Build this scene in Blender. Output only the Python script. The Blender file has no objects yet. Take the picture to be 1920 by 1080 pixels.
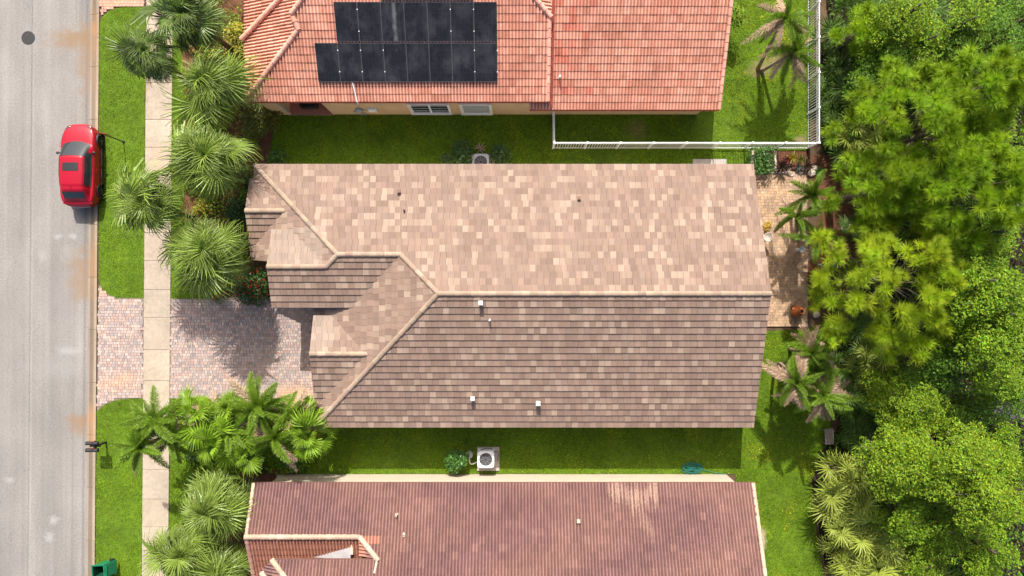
import bpy, bmesh, math, random
import numpy as np
from mathutils import Vector, Matrix

random.seed(7)
rng = np.random.default_rng(7)
SC = bpy.context.scene
COL = SC.collection
H = 37.65                      # flying height of the camera, metres
R = math.radians

# ------------------------------------------------------------------ camera, sky, sun, exposure
cam_d = bpy.data.cameras.new('camera')
cam_d.lens = 24.0
cam_d.sensor_width = 36.0
cam_d.clip_end = 2000.0
cam = bpy.data.objects.new('camera', cam_d)
cam.location = (0, 0, H)
COL.objects.link(cam)
SC.camera = cam

SUN_DIR = Vector((0.09, -1.0, -0.98)).normalized()
world = bpy.data.worlds.new('World')
SC.world = world
world.use_nodes = True
wn = world.node_tree.nodes
bg = wn['Background']
sky = wn.new('ShaderNodeTexSky')
sky.sky_type = 'NISHITA'
sky.sun_disc = False
sky.dust_density = 5.0
sky.ozone_density = 0.4
sky.air_density = 0.8
sky.sun_elevation = math.asin(-SUN_DIR.z)
sky.sun_rotation = math.atan2(-SUN_DIR.x, -SUN_DIR.y)
world.node_tree.links.new(sky.outputs[0], bg.inputs[0])
bg.inputs[1].default_value = 0.15
sun_d = bpy.data.lights.new('sun', 'SUN')
sun_d.energy = 4.7
sun_d.angle = R(0.5)
sun_d.color = (1.0, 0.96, 0.90)
sun = bpy.data.objects.new('sun', sun_d)
sun.rotation_euler = SUN_DIR.to_track_quat('-Z', 'Y').to_euler()
sun.location = (0, 30, 40)
COL.objects.link(sun)
vs = SC.view_settings
vs.view_transform = 'Standard'
vs.look = 'None'
vs.exposure = 0.52
vs.gamma = 1.0
vs.use_curve_mapping = False

# ------------------------------------------------------------------ helpers
def W(px, py, z=0.0):
    """the place at height z that a sight line through a pixel of the 1920 px photograph meets (used once, to survey the site)"""
    s = (H - z) / 1280.0
    return Vector(((px - 960) * s, (540 - py) * s, z))

def tag(o, label=None, cat=None, group=None, kind=None):
    if label: o['label'] = label
    if cat: o['category'] = cat
    if group: o['group'] = group
    if kind: o['kind'] = kind
    return o

def empty(name, loc, label, cat, group=None):
    o = bpy.data.objects.new(name, None)
    o.location = loc
    o.empty_display_size = 0.2
    COL.objects.link(o)
    return tag(o, label, cat, group)

def link(name, me, parent=None, mw=None, world=True):
    """one object; mw is its world matrix (mesh data in world metres when mw is None)"""
    o = bpy.data.objects.new(name, me)
    COL.objects.link(o)
    if mw is not None:
        o.matrix_world = mw
    if parent is not None:
        o.parent = parent
        l = Vector((0, 0, 0))
        p = parent
        while p is not None:
            l += p.location
            p = p.parent
        if mw is not None:
            o.matrix_basis = Matrix.Translation(-l) @ mw
        else:
            o.location = -l
    return o

def make_mesh(name, V, loops, sizes, tint=None, mi=None, mats=(), smooth=False):
    me = bpy.data.meshes.new(name)
    V = np.asarray(V, dtype=np.float32).reshape(-1, 3)
    loops = np.asarray(loops, dtype=np.int32)
    sizes = np.asarray(sizes, dtype=np.int32)
    me.vertices.add(len(V)); me.vertices.foreach_set('co', V.ravel())
    me.loops.add(len(loops)); me.loops.foreach_set('vertex_index', loops)
    st = np.concatenate(([0], np.cumsum(sizes)[:-1])).astype(np.int32)
    me.polygons.add(len(sizes)); me.polygons.foreach_set('loop_start', st)
    if mi is not None:
        me.polygons.foreach_set('material_index', np.asarray(mi, dtype=np.int32))
    me.polygons.foreach_set('use_smooth', np.full(len(sizes), smooth, dtype=bool))
    if tint is not None:
        a = me.attributes.new('tint', 'FLOAT_COLOR', 'FACE')
        c = np.ones((len(sizes), 4), dtype=np.float32); c[:, :3] = tint
        a.data.foreach_set('color', c.ravel())
    for m in mats: me.materials.append(m)
    me.update(calc_edges=True)
    return me

class MB:
    def __init__(self):
        self.V, self.L, self.S, self.T, self.M, self.n = [], [], [], [], [], 0
    def add(self, VF, tint=(1, 1, 1), mi=0):
        V, F = VF
        V = np.asarray(V, dtype=np.float32).reshape(-1, 3)
        if isinstance(F, np.ndarray):
            L = F.ravel(); S = np.full(len(F), F.shape[1])
        else:
            L = np.fromiter((i for f in F for i in f), dtype=np.int64); S = np.array([len(f) for f in F])
        self.V.append(V); self.L.append(L + self.n); self.S.append(S)
        t = np.asarray(tint, dtype=np.float32)
        self.T.append(np.broadcast_to(t, (len(S), 3)) if t.ndim == 1 else t)
        self.M.append(np.full(len(S), mi)); self.n += len(V)
        return self
    def mesh(self, name, mats, smooth=False):
        mats = mats if isinstance(mats, (list, tuple)) else [mats]
        return make_mesh(name, np.concatenate(self.V), np.concatenate(self.L), np.concatenate(self.S),
                         np.concatenate(self.T), np.concatenate(self.M), mats, smooth)
    def obj(self, name, mats, parent=None, mw=None, smooth=False, bevel=0, seg=2, sub=0):
        o = link(name, self.mesh(name, mats, smooth), parent, mw)
        if bevel:
            b = o.modifiers.new('bevel', 'BEVEL'); b.width = bevel; b.segments = seg; b.limit_method = 'ANGLE'
        if sub:
            s = o.modifiers.new('sub', 'SUBSURF'); s.levels = sub; s.render_levels = sub
        return o

def box(x0, x1, y0, y1, z0, z1):
    V = [(x0, y0, z0), (x1, y0, z0), (x1, y1, z0), (x0, y1, z0), (x0, y0, z1), (x1, y0, z1), (x1, y1, z1), (x0, y1, z1)]
    F = [(0, 3, 2, 1), (4, 5, 6, 7), (0, 1, 5, 4), (1, 2, 6, 5), (2, 3, 7, 6), (3, 0, 4, 7)]
    return np.array(V), F

def xf(VF, m):
    V, F = VF
    m = np.array(m)
    return np.asarray(V) @ m[:3, :3].T + m[:3, 3], F

def lathe(prof, n=16, cx=0, cy=0, cap=True):
    V, F = [], []
    for r, z in prof:
        for k in range(n):
            a = 2 * math.pi * k / n
            V.append((cx + r * math.cos(a), cy + r * math.sin(a), z))
    for i in range(len(prof) - 1):
        for k in range(n):
            F.append((i * n + k, i * n + (k + 1) % n, (i + 1) * n + (k + 1) % n, (i + 1) * n + k))
    if cap:
        F.append(tuple(reversed(range(n))))
        F.append(tuple((len(prof) - 1) * n + k for k in range(n)))
    return np.array(V), F

def tube(pts, rad, n=8):
    pts = [Vector(p) for p in pts]
    if not hasattr(rad, '__len__'): rad = [rad] * len(pts)
    V, F = [], []
    prev = None
    for i, p in enumerate(pts):
        d = (pts[min(i + 1, len(pts) - 1)] - pts[max(i - 1, 0)]).normalized()
        ref = prev if prev is not None else (Vector((1, 0, 0)) if abs(d.x) < 0.9 else Vector((0, 1, 0)))
        s = (ref - d * ref.dot(d)).normalized(); prev = s
        t = d.cross(s)
        for k in range(n):
            a = 2 * math.pi * k / n
            V.append(p + (s * math.cos(a) + t * math.sin(a)) * rad[i])
    for i in range(len(pts) - 1):
        for k in range(n):
            F.append((i * n + k, i * n + (k + 1) % n, (i + 1) * n + (k + 1) % n, (i + 1) * n + k))
    F.append(tuple(reversed(range(n)))); F.append(tuple((len(pts) - 1) * n + k for k in range(n)))
    return np.array([tuple(v) for v in V]), F

def prism(poly, z0, z1):
    """poly: plan points; z0 / z1 numbers or functions of (x, y)"""
    f0 = z0 if callable(z0) else (lambda x, y: z0)
    f1 = z1 if callable(z1) else (lambda x, y: z1)
    a = sum(poly[i][0] * poly[(i + 1) % len(poly)][1] - poly[(i + 1) % len(poly)][0] * poly[i][1] for i in range(len(poly)))
    if a < 0: poly = list(reversed(poly))
    n = len(poly)
    V = [(x, y, f0(x, y)) for x, y in poly] + [(x, y, f1(x, y)) for x, y in poly]
    F = [tuple(reversed(range(n))), tuple(range(n, 2 * n))] + [(i, (i + 1) % n, n + (i + 1) % n, n + i) for i in range(n)]
    return np.array(V), F

def sheet(poly, z):
    a = sum(poly[i][0] * poly[(i + 1) % len(poly)][1] - poly[(i + 1) % len(poly)][0] * poly[i][1] for i in range(len(poly)))
    if a < 0: poly = list(reversed(poly))
    return np.array([(p[0], p[1], z) for p in poly]), [tuple(range(len(poly)))]

def inside(px, py, poly):
    px = np.asarray(px); c = np.zeros(px.shape, dtype=bool)
    n = len(poly)
    for i in range(n):
        x0, y0 = poly[i][0], poly[i][1]; x1, y1 = poly[(i + 1) % n][0], poly[(i + 1) % n][1]
        cond = ((y0 > py) != (y1 > py))
        xi = (x1 - x0) * (py - y0) / ((y1 - y0) if y1 != y0 else 1e-9) + x0
        c ^= cond & (px < xi)
    return c

def PX(*pts, z=0.0):
    return [tuple(W(x, y, z)[:2]) for x, y in pts]

def wavy(poly, amp, step=0.4, seed=1):
    """a hand-cut outline: points every step metres, pushed a little in and out"""
    r = random.Random(seed); out = []
    for i in range(len(poly)):
        a, b = Vector(poly[i]), Vector(poly[(i + 1) % len(poly)])
        n = max(1, int((b - a).length / step))
        for k in range(n):
            p = a.lerp(b, k / n)
            out.append((p.x + r.uniform(-amp, amp), p.y + r.uniform(-amp, amp)))
    return out

def smooth_noise(x, y, seed, scale):
    r = np.random.default_rng(seed); v = 0
    for k in range(7):
        a = r.uniform(0, 2 * math.pi); f = scale * r.uniform(0.5, 2.2); ph = r.uniform(0, 6.28)
        v = v + np.sin((np.cos(a) * x + np.sin(a) * y) * f + ph)
    return v / 4.0

# ------------------------------------------------------------------ materials
def nodes_of(name):
    m = bpy.data.materials.new(name); m.use_nodes = True
    nt = m.node_tree
    return m, nt, nt.nodes['Principled BSDF'], nt.nodes['Material Output']

def N(nt, t, **kw):
    n = nt.nodes.new(t)
    for k, v in kw.items(): setattr(n, k, v)
    return n

def mul(nt, a, b, fac=1.0, mode='MULTIPLY'):
    n = N(nt, 'ShaderNodeMix', data_type='RGBA', blend_type=mode)
    n.inputs[0].default_value = fac
    for i, s in ((6, a), (7, b)):
        if isinstance(s, tuple): n.inputs[i].default_value = (*s, 1)
        else: nt.links.new(s, n.inputs[i])
    return n.outputs[2]

def mapr(nt, src, lo, hi, a=0.0, b=1.0):
    n = N(nt, 'ShaderNodeMapRange'); n.inputs[1].default_value = a; n.inputs[2].default_value = b
    n.inputs[3].default_value = lo; n.inputs[4].default_value = hi
    nt.links.new(src, n.inputs[0]); return n.outputs[0]

def noise(nt, scale, detail=3, vec=None, rough=0.6, stretch=None):
    t = N(nt, 'ShaderNodeTexNoise'); t.inputs['Scale'].default_value = scale; t.inputs['Detail'].default_value = detail
    t.inputs['Roughness'].default_value = rough
    if vec is None:
        g = N(nt, 'ShaderNodeNewGeometry'); vec = g.outputs['Position']
    if stretch:
        mp = N(nt, 'ShaderNodeMapping'); mp.inputs['Scale'].default_value = stretch
        nt.links.new(vec, mp.inputs[0]); vec = mp.outputs[0]
    nt.links.new(vec, t.inputs['Vector']); return t.outputs['Fac']

def mat(name, color, rough=0.8, spec=0.3, var=(), bump=None, tint=False, rnd=0.0, transl=0.0, metal=0.0, coat=0.0, tcol=None):
    """var: (scale, low, high, stretch) brightness grain; bump: (scale, strength)"""
    m, nt, p, out = nodes_of(name)
    c = N(nt, 'ShaderNodeRGB'); c.outputs[0].default_value = (*color, 1); col = c.outputs[0]
    if tint:
        a = N(nt, 'ShaderNodeAttribute', attribute_name='tint'); col = mul(nt, col, a.outputs['Color'])
    if rnd:
        oi = N(nt, 'ShaderNodeObjectInfo'); col = mul(nt, col, mapr(nt, oi.outputs['Random'], 1 - rnd, 1 + rnd))
    for v in var:
        st = v[3] if len(v) > 3 else None
        col = mul(nt, col, mapr(nt, noise(nt, v[0], 4, stretch=st), v[1], v[2], 0.3, 0.7))
    nt.links.new(col, p.inputs['Base Color'])
    p.inputs['Roughness'].default_value = rough
    p.inputs['Specular IOR Level'].default_value = spec
    p.inputs['Metallic'].default_value = metal
    if coat: p.inputs['Coat Weight'].default_value = coat; p.inputs['Coat Roughness'].default_value = 0.04
    if bump:
        b = N(nt, 'ShaderNodeBump'); b.inputs['Strength'].default_value = bump[1]; b.inputs['Distance'].default_value = 0.02
        nt.links.new(noise(nt, bump[0], 4), b.inputs['Height']); nt.links.new(b.outputs[0], p.inputs['Normal'])
    if transl:
        t = N(nt, 'ShaderNodeBsdfTranslucent'); nt.links.new(mul(nt, col, tcol or (1.25, 1.35, 0.7)), t.inputs[0])
        mx = N(nt, 'ShaderNodeMixShader'); mx.inputs[0].default_value = transl
        nt.links.new(p.outputs[0], mx.inputs[1]); nt.links.new(t.outputs[0], mx.inputs[2]); nt.links.new(mx.outputs[0], out.inputs[0])
    return m

def spots(nt, col, items):
    """stains with a shape of their own: (x, y, rx, ry, colour, strength, noise scale)"""
    g = N(nt, 'ShaderNodeNewGeometry')
    for x, y, rx, ry, c, s, ns in items:
        mp = N(nt, 'ShaderNodeMapping', vector_type='POINT')
        mp.inputs['Location'].default_value = (-x / rx, -y / ry, 0); mp.inputs['Scale'].default_value = (1 / rx, 1 / ry, 0)
        nt.links.new(g.outputs['Position'], mp.inputs[0])
        nz = N(nt, 'ShaderNodeTexNoise'); nz.inputs['Scale'].default_value = ns; nz.inputs['Detail'].default_value = 4
        nt.links.new(g.outputs['Position'], nz.inputs['Vector'])
        ln = N(nt, 'ShaderNodeVectorMath', operation='LENGTH'); nt.links.new(mp.outputs[0], ln.inputs[0])
        ad = N(nt, 'ShaderNodeMath', operation='ADD'); nt.links.new(ln.outputs['Value'], ad.inputs[0])
        nt.links.new(mapr(nt, nz.outputs['Fac'], -0.45, 0.45, 0.25, 0.75), ad.inputs[1])
        f = mapr(nt, ad.outputs[0], s, 0.0, 0.15, 1.1)
        mx = N(nt, 'ShaderNodeMix', data_type='RGBA'); nt.links.new(f, mx.inputs[0]); nt.links.new(col, mx.inputs[6])
        mx.inputs[7].default_value = (*c, 1); col = mx.outputs[2]
    return col

def spot_of(px, py, rx, ry, c, s, ns=4.0):
    p = W(px, py); return (p.x, p.y, rx / 34.0, ry / 34.0, c, s, ns)

# ---- road, kerb, paving, ground
RUST = (0.235, 0.150, 0.085)
PALE = (0.305, 0.293, 0.28)
def road_mat():
    m, nt, p, out = nodes_of('asphalt')
    c = N(nt, 'ShaderNodeRGB'); c.outputs[0].default_value = (0.240, 0.224, 0.206, 1); col = c.outputs[0]
    col = mul(nt, col, mapr(nt, noise(nt, 1.0, 3, stretch=(1.1, 0.02, 1)), 0.82, 1.16, 0.3, 0.7))
    col = mul(nt, col, mapr(nt, noise(nt, 0.5, 5, stretch=(1, 0.45, 1)), 0.86, 1.12, 0.3, 0.7))
    col = mul(nt, col, mapr(nt, noise(nt, 9, 5), 0.88, 1.12, 0.3, 0.7))
    col = mul(nt, col, mapr(nt, noise(nt, 30, 3), 0.66, 1.3, 0.3, 0.7))
    g0 = N(nt, 'ShaderNodeNewGeometry'); sx = N(nt, 'ShaderNodeSeparateXYZ'); nt.links.new(g0.outputs['Position'], sx.inputs[0])
    wob = N(nt, 'ShaderNodeMath', operation='MULTIPLY_ADD'); nt.links.new(noise(nt, 2.0, 3), wob.inputs[0]); wob.inputs[1].default_value = 0.10; nt.links.new(sx.outputs[0], wob.inputs[2])
    sk_ = N(nt, 'ShaderNodeMath', operation='MULTIPLY_ADD'); nt.links.new(sx.outputs[1], sk_.inputs[0]); sk_.inputs[1].default_value = -0.008; nt.links.new(wob.outputs[0], sk_.inputs[2])
    for x0, wd, lo in ((-26.53, .035, .72), (-26.42, .05, 1.13), (-24.1, .03, .88), (-27.6, .5, .93), (-25.2, .45, .94), (-23.50, .10, .80)):
        df = N(nt, 'ShaderNodeMath', operation='SUBTRACT'); nt.links.new(sk_.outputs[0], df.inputs[0]); df.inputs[1].default_value = x0
        ab = N(nt, 'ShaderNodeMath', operation='ABSOLUTE'); nt.links.new(df.outputs[0], ab.inputs[0])
        col = mul(nt, col, mapr(nt, ab.outputs[0], lo, 1.0, wd * .3, wd))
    vo = N(nt, 'ShaderNodeTexVoronoi'); vo.inputs['Scale'].default_value = 3.2; nt.links.new(g0.outputs['Position'], vo.inputs['Vector'])
    col = mul(nt, col, mapr(nt, vo.outputs['Distance'], 0.45, 1.0, 0.04, 0.09))
    vc = N(nt, 'ShaderNodeTexVoronoi', feature='DISTANCE_TO_EDGE'); vc.inputs['Scale'].default_value = 0.22; vc.inputs['Randomness'].default_value = 1.0
    wv = N(nt, 'ShaderNodeVectorMath', operation='ADD'); nt.links.new(g0.outputs['Position'], wv.inputs[0]); nz3 = N(nt, 'ShaderNodeTexNoise'); nz3.inputs['Scale'].default_value = 1.1; nz3.inputs['Detail'].default_value = 5; nt.links.new(g0.outputs['Position'], nz3.inputs['Vector']); nt.links.new(nz3.outputs['Color'], wv.inputs[1]); nt.links.new(wv.outputs[0], vc.inputs['Vector'])
    col = mul(nt, col, mapr(nt, vc.outputs['Distance'], 0.86, 1.0, 0.001, 0.004))
    items = [spot_of(140, 72, 58, 26, RUST, 0.8, 2.2), spot_of(162, 110, 20, 80, RUST, 0.7, 1.8), spot_of(154, 515, 36, 60, RUST, 0.7, 1.8),
             spot_of(158, 330, 20, 60, RUST, 0.25, 1.0), spot_of(152, 795, 30, 28, RUST, 0.7, 2.0), spot_of(155, 545, 26, 20, RUST, 0.4, 1.2),
             spot_of(129, 657, 30, 10, PALE, 0.75, 3), spot_of(80, 480, 10, 16, PALE, 0.6, 3), spot_of(128, 478, 20, 18, PALE, 0.4, 2),
             spot_of(108, 443, 10.5, 6, PALE, .9, 5), spot_of(137, 443, 9, 7, PALE, .9, 5), spot_of(101, 975, 12, 11, PALE, .9, 5),
             spot_of(93, 1007, 12, 10.5, PALE, .9, 5), spot_of(17, 899, 11, 8, PALE, 0.8, 2), spot_of(110, 690, 60, 26, PALE, 0.3, 1.5),
             spot_of(20, 600, 40, 90, (0.24, 0.22, 0.2), 0.3, 0.8), spot_of(112, 560, 50, 60, (0.25, 0.23, 0.22), 0.35, 0.8)]
    col = spots(nt, col, items)
    nt.links.new(col, p.inputs['Base Color']); p.inputs['Roughness'].default_value = 0.9; p.inputs['Specular IOR Level'].default_value = 0.2
    b = N(nt, 'ShaderNodeBump'); b.inputs['Strength'].default_value = 0.35; b.inputs['Distance'].default_value = 0.01
    nt.links.new(noise(nt, 60, 2), b.inputs['Height']); nt.links.new(b.outputs[0], p.inputs['Normal'])
    return m

def stained(name, color, items, var, rough=0.88, tint=False):
    m, nt, p, out = nodes_of(name)
    c = N(nt, 'ShaderNodeRGB'); c.outputs[0].default_value = (*color, 1); col = c.outputs[0]
    if tint:
        a = N(nt, 'ShaderNodeAttribute', attribute_name='tint'); col = mul(nt, col, a.outputs['Color'])
    for v in var: col = mul(nt, col, mapr(nt, noise(nt, v[0], 4, stretch=v[3] if len(v) > 3 else None), v[1], v[2], 0.3, 0.7))
    col = spots(nt, col, items)
    nt.links.new(col, p.inputs['Base Color']); p.inputs['Roughness'].default_value = rough; p.inputs['Specular IOR Level'].default_value = 0.2
    return m

M = {}
M['road'] = road_mat()
M['kerb'] = stained('kerb_concrete', (0.285, 0.245, 0.205),
    [spot_of(177, 60, 16, 50, (0.33, 0.19, 0.10), 0.75, 2), spot_of(176, 130, 14, 70, (0.27, 0.175, 0.11), 0.55, 1.5), spot_of(175, 500, 14, 70, (0.31, 0.18, 0.09), 0.65, 1.5),
     spot_of(174, 790, 14, 50, (0.40, 0.22, 0.10), 0.7, 1.5)], [(1.2, 0.8, 1.15, (1, 0.15, 1)), (14, 0.85, 1.1)], tint=True)
M['sidewalk'] = stained('sidewalk_concrete', (0.40, 0.335, 0.26), [spot_of(275, 170, 9, 20, RUST, 0.6, 2), spot_of(305, 300, 26, 30, (0.46, 0.32, 0.2), 0.45, 1.5), spot_of(296, 450, 20, 30, (0.36, 0.29, 0.22), 0.5, 2), spot_of(292, 640, 24, 40, (0.38, 0.31, 0.23), 0.5, 2), spot_of(290, 960, 22, 40, (0.40, 0.33, 0.25), 0.5, 2)],
    [(0.7, 0.84, 1.12), (6, 0.86, 1.1), (40, 0.92, 1.06)], tint=True)
M['paver'] = stained('paver', (0.385, 0.325, 0.29), [spot_of(228, 715, 50, 22, (0.55, 0.33, 0.20), 0.6, 1.2), spot_of(560, 735, 60, 16, (0.6, 0.36, 0.2), 0.7, 1.2), spot_of(200, 545, 26, 14, (0.55, 0.33, 0.2), 0.6, 1.5),
    spot_of(230, 5, 60, 14, (0.60, 0.33, 0.22), 0.8, 1.5)], [(22, 0.85, 1.12)], tint=True)
M['patio_paver'] = mat('patio_paver', (0.42, 0.30, 0.205), 0.85, 0.2, [(1.2, 0.85, 1.12), (25, 0.85, 1.1)], tint=True)
M['joint'] = mat('joint_sand', (0.23, 0.185, 0.155), 0.95, 0.1)
M['soil'] = mat('soil', (0.10, 0.065, 0.04), 0.95, 0.1, [(2, 0.6, 1.3), (20, 0.7, 1.3)], bump=(12, 0.5))
M['mulch'] = mat('mulch', (0.135, 0.062, 0.036), 0.95, 0.1, [(3, 0.7, 1.25), (30, 0.6, 1.4)], bump=(30, 0.8))
M['litter'] = mat('leaf_litter', (0.034, 0.026, 0.018), 0.95, 0.1, [(1.2, 0.5, 1.4), (14, 0.6, 1.4)], bump=(14, 0.8))
M['sand'] = mat('pale_sand', (0.13, 0.125, 0.128), 0.95, 0.1, [(3, 0.5, 1.2), (18, 0.7, 1.2)])
M['lawn'] = stained('lawn_ground', (0.080, 0.140, 0.008), [spot_of(1192, 243, 26, 22, (0.16, 0.13, 0.05), 0.7, 1.5), spot_of(1448, 120, 30, 26, (0.24, 0.16, 0.09), 0.6, 1.5),
    spot_of(1500, 262, 16, 12, (0.26, 0.17, 0.11), 0.8, 1.5), spot_of(1428, 1010, 12, 22, (0.42, 0.33, 0.22), 0.9, 1.5), spot_of(1420, 130, 24, 20, (0.22, 0.16, 0.08), 0.7, 2)], [(0.5, 0.75, 1.2), (4, 0.75, 1.2), (25, 0.7, 1.3)])
M['grass'] = mat('grass_blade', (0.138, 0.232, 0.006), 0.7, 0.08, tint=True, transl=0.3, tcol=(1.2, 1.3, 0.6))
M['concrete'] = mat('concrete', (0.42, 0.38, 0.34), 0.9, 0.2, [(4, 0.85, 1.1), (30, 0.9, 1.08)])
M['iron'] = mat('cast_iron', (0.032, 0.031, 0.032), 0.7, 0.4, [(20, 0.7, 1.3)], bump=(40, 0.5))
# ---- houses
M['flat_tile'] = mat('flat_tile', (0.815, 0.80, 0.775), 0.66, 0.16, [(1.5, 0.95, 1.05), (0.5, 0.92, 1.07, (4, .35, 1)), (3.5, 0.90, 1.10, (9, .25, 1)), (40, 0.92, 1.08)], tint=True)
M['coral_tile'] = mat('coral_tile', (1, 1, 1), 0.8, 0.25, [(0.6, 0.9, 1.1), (6, 0.88, 1.1), (35, 0.92, 1.08)], tint=True)
M['mauve_tile'] = stained('mauve_tile', (0.97, 1.04, 1.06), [spot_of(1128 + 5.45 * k + ((k * 7) % 3 - 1), 886 + (k * 5) % 9 + (10 if 5 < k < 13 else 0), 2.9, 17 + (k * 11) % 13, (0.42, 0.28, 0.205), .55 + .06 * ((k * 5) % 6), 11) for k in range(16)] + [spot_of(1178 + 6 * k, 925 + 9 * k, 2.6, 20, (0.36, 0.24, 0.175), .5, 9) for k in range(4)], [(0.8, 0.88, 1.12), (5, 0.86, 1.14, (3, .4, 1)), (30, 0.88, 1.12)], 0.6, tint=True)
M['tan_deck'] = mat('tan_underlay', (0.16, 0.115, 0.09), 0.9, 0.1)
M['coral_deck'] = mat('coral_underlay', (0.30, 0.10, 0.07), 0.9, 0.1)
M['mauve_deck'] = mat('mauve_underlay', (0.15, 0.08, 0.065), 0.9, 0.1)
M['stucco_tan'] = mat('tan_stucco', (0.58, 0.41, 0.24), 0.9, 0.15, [(1.5, 0.92, 1.06), (30, 0.93, 1.05)], bump=(60, 0.2))
M['stucco_cream'] = mat('cream_stucco', (0.47, 0.41, 0.315), 0.9, 0.15, [(1.5, 0.94, 1.05), (30, 0.95, 1.04)], bump=(60, 0.2))
M['stucco_pale'] = mat('pale_stucco', (0.62, 0.54, 0.42), 0.9, 0.15, [(1.5, 0.94, 1.05)], bump=(60, 0.2))
M['trim'] = mat('white_trim', (0.74, 0.70, 0.64), 0.6, 0.3, [(8, 0.95, 1.03)])
M['white'] = mat('white_paint', (0.80, 0.80, 0.79), 0.5, 0.35, [(5, 0.94, 1.03)])
M['pane'] = mat('window_glass', (0.03, 0.04, 0.045), 0.05, 0.6)
M['blind'] = mat('window_blind', (0.34, 0.36, 0.35), 0.6, 0.3, [(30, 0.85, 1.1, (0.05, 1, 1))])
M['vent_brown'] = mat('brown_vent', (0.20, 0.13, 0.095), 0.6, 0.3)
M['flash'] = mat('red_flashing', (0.34, 0.07, 0.045), 0.7, 0.3, [(3, 0.7, 1.2)])
M['cricket'] = mat('grey_membrane', (0.42, 0.40, 0.40), 0.75, 0.3, [(2, 0.85, 1.1), (30, 0.9, 1.06)])
M['porch_floor'] = mat('porch_paver', (0.40, 0.17, 0.12), 0.85, 0.2, [(20, 0.85, 1.1)])
M['grey_metal'] = mat('grey_metal', (0.38, 0.39, 0.40), 0.5, 0.4, [(10, 0.9, 1.06)])
M['pv_frame'] = mat('panel_frame', (0.13, 0.13, 0.14), 0.45, 0.5, metal=0.3)
M['dark_brown'] = mat('dark_wicker', (0.035, 0.028, 0.025), 0.7, 0.3, [(30, 0.6, 1.3)])
def pv_mat():
    m, nt, p, out = nodes_of('solar_cells')
    tc = N(nt, 'ShaderNodeTexCoord')
    br = N(nt, 'ShaderNodeTexBrick'); br.inputs['Scale'].default_value = 1.0; br.offset = 0.0
    br.inputs['Brick Width'].default_value = 0.175; br.inputs['Row Height'].default_value = 0.089; br.inputs['Mortar Size'].default_value = 0.004
    br.inputs['Color1'].default_value = (0.009, 0.009, 0.011, 1); br.inputs['Color2'].default_value = (0.015, 0.015, 0.017, 1); br.inputs['Mortar'].default_value = (0.030, 0.031, 0.034, 1)
    nt.links.new(tc.outputs['Object'], br.inputs['Vector'])
    dust = mapr(nt, noise(nt, 1.3, 6, stretch=(1.0, 0.7, 1)), 0.0, 0.10, 0.45, 0.8)
    mx = N(nt, 'ShaderNodeMix', data_type='RGBA'); nt.links.new(dust, mx.inputs[0]); nt.links.new(br.outputs[0], mx.inputs[6]); mx.inputs[7].default_value = (0.4, 0.4, 0.42, 1)
    col = spots(nt, mx.outputs[2], [spot_of(768, 100, 4, 45, (0.22, 0.22, 0.23), 0.5, 3), spot_of(790, 50, 22, 28, (0.12, 0.13, 0.15), 0.5, 2), spot_of(845, 50, 12, 20, (0.1, 0.1, 0.11), 0.4, 2)])
    nt.links.new(col, p.inputs['Base Color']); p.inputs['Roughness'].default_value = 0.3; p.inputs['Specular IOR Level'].default_value = 0.4
    return m
M['pv'] = pv_mat()
# ---- things
M['car_red'] = mat('red_car_paint', (0.34, 0.002, 0.016), 0.42, 0.22, coat=0.5)
M['car_glass'] = mat('car_glass', (0.02, 0.026, 0.03), 0.06, 0.7)
M['black_plastic'] = mat('black_plastic', (0.02, 0.02, 0.022), 0.5, 0.4)
M['tyre'] = mat('rubber', (0.018, 0.018, 0.018), 0.85, 0.2)
M['alloy'] = mat('dark_alloy', (0.16, 0.16, 0.17), 0.35, 0.5, metal=0.7)
M['lamp_clear'] = mat('headlight', (0.14, 0.05, 0.055), 0.1, 0.6)
M['lamp_red'] = mat('taillight', (0.3, 0.01, 0.012), 0.15, 0.6)
M['bin_green'] = mat('green_bin_plastic', (0.008, 0.16, 0.07), 0.45, 0.4, [(8, 0.9, 1.08)])
M['bin_inside'] = mat('bin_inside', (0.006, 0.06, 0.03), 0.6, 0.3)
M['terracotta'] = mat('terracotta', (0.40, 0.12, 0.04), 0.75, 0.25, [(6, 0.85, 1.12)])
M['soot'] = mat('soot', (0.01, 0.008, 0.007), 0.9, 0.1)
M['hose'] = mat('teal_hose', (0.01, 0.16, 0.13), 0.5, 0.4)
M['weathered_wood'] = mat('weathered_wood', (0.26, 0.22, 0.19), 0.85, 0.2, [(5, 0.8, 1.15, (1, 8, 1))])
M['bark'] = mat('bark', (0.10, 0.078, 0.062), 0.95, 0.1, [(6, 0.65, 1.25, (1, 1, 0.4)), (30, 0.8, 1.2)], bump=(18, 0.8))
M['palm_bark'] = mat('palm_bark', (0.20, 0.13, 0.085), 0.95, 0.1, [(10, 0.65, 1.25, (0.4, 0.4, 2)), (30, 0.8, 1.2)], bump=(18, 0.8))
M['smooth_trunk'] = mat('smooth_palm_trunk', (0.30, 0.23, 0.17), 0.9, 0.15, [(8, 0.75, 1.2, (0.3, 0.3, 3))])
M['stone'] = mat('pale_stone', (0.55, 0.46, 0.38), 0.9, 0.2, [(7, 0.8, 1.12)], bump=(14, 0.5))
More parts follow.
